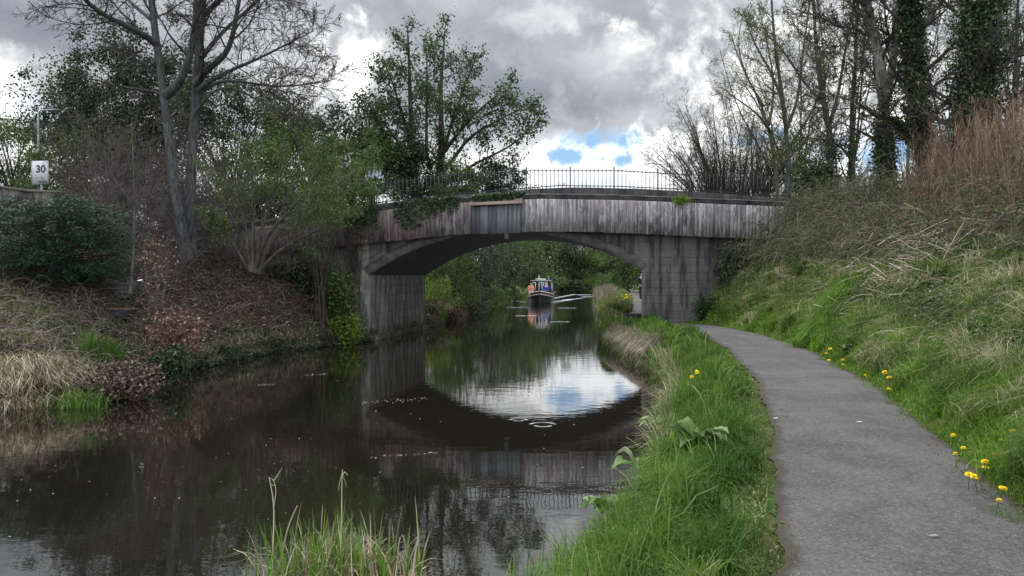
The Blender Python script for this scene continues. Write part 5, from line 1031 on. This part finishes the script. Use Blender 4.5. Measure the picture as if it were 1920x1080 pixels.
# bright green blade clump running down the bank
g = Geo(); n = 3400; t = rng.uniform(0, 1, n); Pc = np.stack([np.interp(t, [0, 1], [at(1525, 650, 15.7)[0], at(1600, 545, 17)[0]]), np.interp(t, [0, 1], [15.7, 17.2])], 1) + rng.normal(size=(n, 2)) * .16
cl = np.array([*Pc.mean(0), 0]); cl[2] = float(height(*Pc.mean(0))); Bp = base(Pc[:, 0], Pc[:, 1]); blades(g, Bp, .55 * rng.uniform(.5, 1.2, n), .022, rng, .6, v=rng.uniform(0, .8, n), wind=(-.5, -.35), droop=1.0)
tag(g.build('montbretia_clump', 'grass_bright', loc=cl), 'bright green clump of long arching blades half way up the right bank', 'plant')
# reeds in the near water
rc = thing('reed_clump', 'clump of green and straw coloured reed blades in the water at the bottom', 'reeds', (-1.1, 4.7, 0)); RC = np.array([-1.1, 4.7, 0.])
def reedbase(n): X = np.clip(rng.normal(size=n) * .25, -.5, .5) - 1.13; return np.stack([X, 4.75 + rng.normal(size=n) * .16, X * 0 - .1], 1)
g = Geo(); n = 300; blades(g, reedbase(n), rng.uniform(.35, .72, n), rng.uniform(.014, .028, n), rng, .28, v=rng.uniform(.1, .75, n), seg=5, droop=.3); g.build('green_blades', 'grass_bright', rc, loc=RC)
g = Geo(); n = 680; blades(g, reedbase(n), rng.uniform(.3, .78, n), rng.uniform(.009, .02, n), rng, .6, seg=6, droop=1.0); g.build('dead_blades', 'straw', rc, loc=RC)
g = Geo()
for pts, r0 in ((((508, 1090), (510, 1010), (513, 960), (509, 925), (505, 905), (503, 896)), .0055), (((512, 950), (517, 920), (512, 900), (504, 892), (501, 903), (506, 915), (515, 912)), .0035), (((511, 903), (516, 897), (521, 889), (527, 879)), .003),
      (((636, 1090), (638, 1010), (640, 950), (639, 915), (641, 882)), .0055), (((640, 895), (645, 885), (651, 893)), .003), (((640, 890), (636, 905), (633, 922)), .003), (((641, 892), (646, 903), (648, 915)), .003), (((742, 1090), (746, 1020), (753, 995), (757, 1010), (762, 1050)), .005), (((520, 1080), (535, 1000), (548, 965), (556, 950)), .007)):
    P = resample([at(a, b2, 4.7) for a, b2 in pts], 12); tubes(g, P[None], np.linspace(r0, r0 * .5, 12)[None], 4, [rng.uniform(.5, 1)])
g.build('seed_stems', 'straw', rc, loc=RC)
X = rng.uniform(-.85, .35, 1600); Y = rng.uniform(3.4, 5.3, 1600); k = X > xr(Y) - .35 - rng.uniform(0, .25, 1600); g = Geo(); Bz = base(X, Y)[k]; Bz[:, 2] = np.maximum(Bz[:, 2], -.1)
blades(g, Bz, rng.uniform(.2, .5, k.sum()), .009, rng, .5, seg=4, droop=.5); tag(g.build('margin_grass', 'grass_fresh'), 'mixed green blades growing in the shallow water margin at the bottom', 'grass', kind='stuff')
# broad leaved dock plants
def dock(label, c, n, L, seed, mat='dock_leaf'):
    rng = np.random.default_rng(seed); c = (c[0], c[1], c[2] + .05); e = thing('dock_plant', label, 'plant', c); 
    for k in range(n):
        g = Geo(); az = rng.uniform(0, 2 * math.pi) if k > 3 else -.9 + k * .6 - math.pi / 2 + rng.uniform(-.2, .2); l = L * rng.uniform(.6, 1.15); d = np.array([math.cos(az), math.sin(az)]); s_ = np.array([-d[1], d[0]])
        K = 9; t = np.linspace(0, 1, K); rise_ = rng.uniform(.5, 1.0) * L; r = t * l * .9; z = rise_ * (np.sin(t * rng.uniform(1.9, 2.6)) * .62) + .05; wd = rng.uniform(.17, .25) * l * np.sin(np.clip((t - .18) / .82, 0, 1) ** .7 * math.pi) + .006
        V = []
        for i in range(K):
            for q, zz2 in ((-1, .35), (-.5, .08), (0, -.02), (.5, .08), (1, .35)):
                ww = wd[i] * q; ww = ww * (1 + (.14 * math.sin(i * 2.6 + k) if abs(q) == 1 else 0)); V.append((d[0] * r[i] + s_[0] * ww, d[1] * r[i] + s_[1] * ww, z[i] + abs(q) * wd[i] * zz2 + rng.normal() * .012 * (wd[i] > .02)))
        F = [(i * 5 + j, i * 5 + j + 1, (i + 1) * 5 + j + 1, (i + 1) * 5 + j) for i in range(K - 1) for j in range(4)]; g.add(V, F, rng.uniform()); g.build('leaf', mat, e, True)
    return e
def gp(X, Y): return (X, Y, float(height(X, Y)))
dock('large dock with broad grey green leaves on the canal verge', tuple(ground(1310, 868)), 14, .36, 401)
dock('leafy dock just behind the largest dock on the verge', tuple(ground(1240, 830)), 11, .34, 402)
dock('dock with dull leaves low at the water edge, nearer than the largest dock', tuple(ground(1200, 905)), 10, .36, 403)
dock('small dock leaning over the water near the bottom of the verge', tuple(ground(1130, 990)), 8, .30, 404)
dock('dark green dock at the right path edge beside the far dandelions', gp(float(pr(13)) + .35, 13.2), 8, .22, 405)
# dandelions
dl = None; heads = []
DP = [(1902, 806), (1868, 828), (1880, 835), (1805, 842), (1816, 845), (1884, 856), (1890, 858), (1870, 866), (1800, 865), (1847, 872), (1845, 880), (1844, 888), (1836, 903), (1838, 911), (1818, 899), (1875, 922), (1870, 950),
      (1664, 707), (1666, 712), (1668, 719), (1664, 730), (1618, 714), (1553, 668), (1563, 667), (1555, 680), (1578, 685), (1582, 686), (1305, 738), (1321, 731)]
def dandelion():
    e = thing('dandelion', 'yellow dandelion', 'flower', (0, 0, 0)); g = Geo()
    P = resample([[0, 0, -.02], [.005, 0, .08], [0, 0, .16]], 6); tubes(g, P[None], np.full((1, 6), .0025), 5, [.3]); g.build('stem', 'dock_leaf', e)
    g = Geo(); r2 = np.random.default_rng(9)
    for ring, n, l, el in ((0, 20, .026, -.15), (1, 20, .024, .25), (2, 16, .021, .6), (3, 12, .018, 1.0), (4, 8, .014, 1.35)):
        for k in range(n):
            a = 2 * math.pi * (k + ring * .4) / n; d = np.array([math.cos(a) * math.cos(el), math.sin(a) * math.cos(el), math.sin(el)]); s_ = np.array([-math.sin(a), math.cos(a), 0]) * .0035; c0 = np.array([0, 0, .16])
            g.add([c0 - s_ * .3, c0 + s_ * .3, c0 + d * l + s_, c0 + d * l - s_], [(0, 1, 2, 3)], r2.uniform())
    g.build('flower_head', 'dandelion_yellow', e); return e
proto = dandelion()
for i, (px, py) in enumerate(DP):
    if i == 0: o = proto
    else:
        o = proto.copy(); COL.objects.link(o)
        for ch in proto.children: c2 = ch.copy(); COL.objects.link(c2); c2.parent = o
    # find the spot on the ground seen at this pixel
    Ds = np.linspace(4, 30, 2000); Xs = (px - 960) / FPX * Ds; Zs = CAMZ + (HORY - py) / FPX * Ds - .10; k = int(np.argmax(Zs < height(Xs, Ds))); o.location = (Xs[k], Ds[k], float(height(Xs[k], Ds[k])))
    o.rotation_euler = (R(8 + (i * 7) % 11), R((i * 13) % 17 - 8), i * 1.3); s_ = .8 + .3 * ((i * 5) % 4) / 3 + (.3 if Ds[k] > 8 else .0); o.scale = (s_, s_, s_ * (.62 + .4 * ((i * 3) % 5) / 4) * (1.15 if px > 1780 else 1.9 if px < 1400 else 1))
    if px > 1780: o['label'] = 'yellow dandelion in the cluster beside the right edge of the path nearest the camera'; o['group'] = 'dandelions in the nearest cluster'
    elif px > 1600: o['label'] = 'yellow dandelion in the small middle group on the right path edge'; o['group'] = 'dandelions in the middle group'
    elif px > 1500: o['label'] = 'yellow dandelion in the farthest group on the right path edge, beside the dark dock'; o['group'] = 'dandelions in the farthest group'
    else: o['label'] = ('yellow dandelion standing tall on the canal verge, left and larger of two', 'small yellow dandelion on the canal verge, right of its taller neighbour')[i % 2 == 0 and 1 or 0]
g = Geo(); X, Y = scatter(60, 34, 38, lambda y: y * 0 + 5.1, lambda y: y * 0 + 5.7, rng); C = base(X, Y, .3); C[:, 2] += rng.uniform(0, .3, 60); C = C[::3]; leaves(g, C, .10, rng, aspect=1); tag(g.build('far_flowers', 'dandelion_yellow', loc=C.mean(0)), 'yellow flowers in the grass beyond the right pier', 'flowers', kind='stuff')
# litter on the path
for i, (px, py, lab) in enumerate(((1455, 713, 'small white feather lying on the left side of the towpath'), (1612, 718, 'pale scrap at the right edge of the towpath beside the grass'), (1753, 873, 'curled dead leaf on the near towpath'))):
    Dp = 1540 / (py - 520); X0 = (px - 960) / FPX * Dp; z0 = float(pz(Dp)) + .022; g = Geo(); V = [(X0 + a * .035, Dp + b * .03, z0 + c * .007) for a, b, c in ((-1, 0, .5), (-.3, .5, 1), (.6, .4, 1.3), (1, 0, .6), (.4, -.4, 1), (-.4, -.4, .8))]; g.add(V, [(0, 4, 3, 2), (0, 5, 4, 4 - 0)][:1]); g.add(V, [(0, 5, 4, 0 + 3)][:0] or [(0, 2, 1, 1)][:0] or [(0, 5, 4, 3)])
    tag(g.build('feather' if i == 0 else ('paper_scrap' if i == 1 else 'dead_leaf'), ('feather', 'feather', 'lid_wood')[i], loc=V[0]), lab, ('feather', 'litter', 'leaf')[i])
g = Geo(); n = 600; Y = 3.5 * (20 / 3.5) ** rng.uniform(0, 1, n); side = rng.uniform(size=n) < .75; u = np.where(side, 1 - np.abs(rng.normal(size=n)) * .05, np.abs(rng.normal(size=n)) * .05); X = pl(Y) + (pr(Y) - pl(Y)) * u
leaves(g, np.stack([X, Y, pz(Y) + .012], 1), .02, rng, flat=.9); tag(g.build('path_debris', 'litter'), 'crumbs of dead leaf along the towpath edges', 'leaf litter', kind='stuff')
# ------------------------------------------------------------------ left bank cover
xlm = lambda y: xl(y) - .03
g = Geo(); X, Y = scatter(60000, 12, 25, lambda y: xl(y) - 6.0, xlm, rng); lz = height(X, Y); k = rng.uniform(size=len(X)) < .35 + .65 * patch(X, Y, .8, 2); C = base(X, Y, .015)[k]; C[:, 2] += rng.uniform(0, .05, k.sum())
leaves(g, C, .075, rng, flat=.55); tag(g.build('leaf_litter', 'litter'), 'brown dead leaves carpeting the steep left bank', 'leaf litter', kind='stuff')
g = Geo(); X, Y = scatter(15000, 14, 31, lambda y: xl(y) - 3.6, xlm, rng); k = (rng.uniform(size=len(X)) < patch(X, Y, 1.3, 5) ** 2 * 1.2) | (X > xl(Y) - .5); C = base(X, Y, .03)[k]; C[:, 2] += rng.uniform(0, .16, k.sum())
leaves(g, C, .07, rng, aspect=.8); tag(g.build('bank_ivy', 'leaf_ivy'), 'dark ivy and low leaves creeping over the left bank', 'ground cover', kind='stuff')
g = Geo(); P, r_ = stalks(3600, 12, 24, lambda y: xl(y) - 5, lambda y: xl(y) - .3, .9, .006, rng, .55, .15, 7, .15); P[..., 0] += 0; tubes(g, P, r_, 3, rng.uniform(0, 1, len(P))); tag(g.build('fallen_twigs', 'bramble_stem'), 'fallen twigs and bramble stems strewn over the left bank', 'twigs', kind='stuff')
g = Geo(); X, Y = scatter(3600, 12.3, 30, lambda y: xl(y) - .35, lambda y: xl(y) + .02, rng); B_ = base(X, Y); B_[:, 2] = np.maximum(B_[:, 2], .05); blades(g, B_, .34 * rng.uniform(.4, 1.2, len(X)), .012, rng, .6, wind=(.3, -.3), droop=.9); X, Y = scatter(17000, 13.5, 32, lambda y: xl(y) - .3, lambda y: xl(y) + .12 + .08 * np.sin(y * 7), rng); C = np.stack([X, Y, rng.uniform(.0, .42, len(X)) * (.6 + .4 * np.sin(Y * 3.1 + np.sin(Y * 9)))], 1); gi = Geo(); leaves(gi, C, .07, rng, aspect=.7, down=.5); tag(gi.build('hanging_growth', 'leaf_dark'), 'dark leaves hanging from the left bank lip down to the waterline', 'ground cover', kind='stuff')
tag(g.build('overhanging_grass', 'straw_dull'), 'dull grass drooping from the lip of the left bank to the water', 'grass', kind='stuff')
g = Geo(); X, Y = scatter(9000, 12.5, 17, lambda y: xl(y) - 5.5, lambda y: xl(y) - .4, rng); k = rng.uniform(size=len(X)) < patch(X, Y, .9, 1); blades(g, base(X, Y)[k], .26 * rng.uniform(.4, 1.3, k.sum()), .016, rng, .9); tag(g.build('left_bank_grass', 'grass_mixed'), 'rough grass on the gentler left end of the bank', 'grass', kind='stuff')
g = Geo(); X, Y = scatter(2800, 11.2, 13.0, lambda y: xl(y) - .95, lambda y: xl(y) + .05, rng); k = X < at(150, 0, 12.4)[0] + (rng.uniform(size=len(X)) * .3); Bq = base(X, Y)[k]; Bq[:, 2] = np.maximum(Bq[:, 2], .0)
blades(g, Bq, .52 * rng.uniform(.4, 1.2, k.sum()), .013, rng, 1.2, wind=(.3, -.3), droop=1.0); sgz = at(60, 740, 12.2); tag(g.build('dead_sedge', 'straw'), 'bleached drooping sedge at the water edge in the lower left', 'sedge', kind='stuff')
g = Geo(); n = 320; X = at(140, 0, 12.1)[0] + rng.normal(size=n) * .22; Y = 12.1 + rng.normal(size=n) * .12; Bq = np.stack([X, Y, X * 0 + .0], 1); blades(g, Bq, .42 * rng.uniform(.4, 1.2, n), .014, rng, .9, droop=1.0); tag(g.build('sedge_tuft', 'grass_fresh', loc=Bq.mean(0)), 'small green sedge tuft between the bleached sedge and the leaf heap', 'plant')
g = Geo(); n = 620; X = at(232, 0, 14.2)[0] + rng.normal(size=n) * .32; Y = 14.0 + rng.normal(size=n) * .2; Bq = base(X, Y); blades(g, Bq, .62 * rng.uniform(.6, 1.15, n), .022, rng, .2, v=rng.uniform(0, .6, n)); tag(g.build('iris_clump', 'grass_fresh', loc=Bq.mean(0)), 'upright green iris leaves above the brown leaf heap', 'plant')
# floating scraps
for i, (px, py, L_, lab) in enumerate(((742, 752, 1.1, 'raft of floating dead leaves and twigs under the bridge reflection'), (757, 855, .75, 'thin floating strip of pale debris in the near water'), (592, 703, .4, 'short pale floating twig near the left bank'), (500, 722, .3, 'small floating twig out from the left bank'))):
    Dp = 2940 / (py - 520); X0 = (px - 960) / FPX * Dp; g = Geo(); n = 60 if i == 0 else 36; t = rng.uniform(-1, 1, n); C = np.stack([X0 + t * L_ / 2, Dp + t * .45 * L_ * (.5 if i == 0 else .4) + rng.normal(size=n) * (.12 if i == 0 else .03), t * 0 + .006], 1)
    leaves(g, C, .04, rng, flat=.95, aspect=.4); tag(g.build('floating_debris', 'straw_dull', loc=C.mean(0)), lab, 'debris')
g = Geo(); n = 260; Y = 6 * (24 / 6) ** rng.uniform(0, 1, n); X = xl(Y) + (xr(Y) - xl(Y)) * rng.uniform(.03, .97, n); leaves(g, np.stack([X, Y, X * 0 + .005], 1), .022, rng, flat=.97); tag(g.build('floating_specks', 'straw_dull'), 'tiny pale specks floating all over the dark water', 'debris', kind='stuff')
# the bank goes on past the left edge of the view
X, Y = scatter(26000, 4, 26, lambda y: xl(y) - 14, lambda y: xl(y) - .3, rng); k = X < -.66 * Y + .5; g = Geo(); blades(g, base(X, Y)[k], .24 * rng.uniform(.4, 1.3, k.sum()), .02, rng, .9, seg=2); tag(g.build('left_field_grass', 'grass_mixed'), 'rough grass covering the left bank out to the edge of the view', 'grass', kind='stuff')
for i, (X0, Y0, r_) in enumerate(((-15.5, 19.0, 1.6), (-19.5, 25.5, 2.4), (-14.5, 13.5, 1.1))):
    z0 = float(height(X0, Y0)); bushy('green_shrub', ('rounded green shrub left of the wide conifer', 'large green shrub far left beside the boundary wall', 'small green shrub at the far left near the water')[i], 'shrub', (X0, Y0, z0 + r_ * .8), (r_, r_, r_), 6000, .12, 'leaf_mid', 500 + i, nclump=45, base=(X0, Y0, z0), shell=.3)
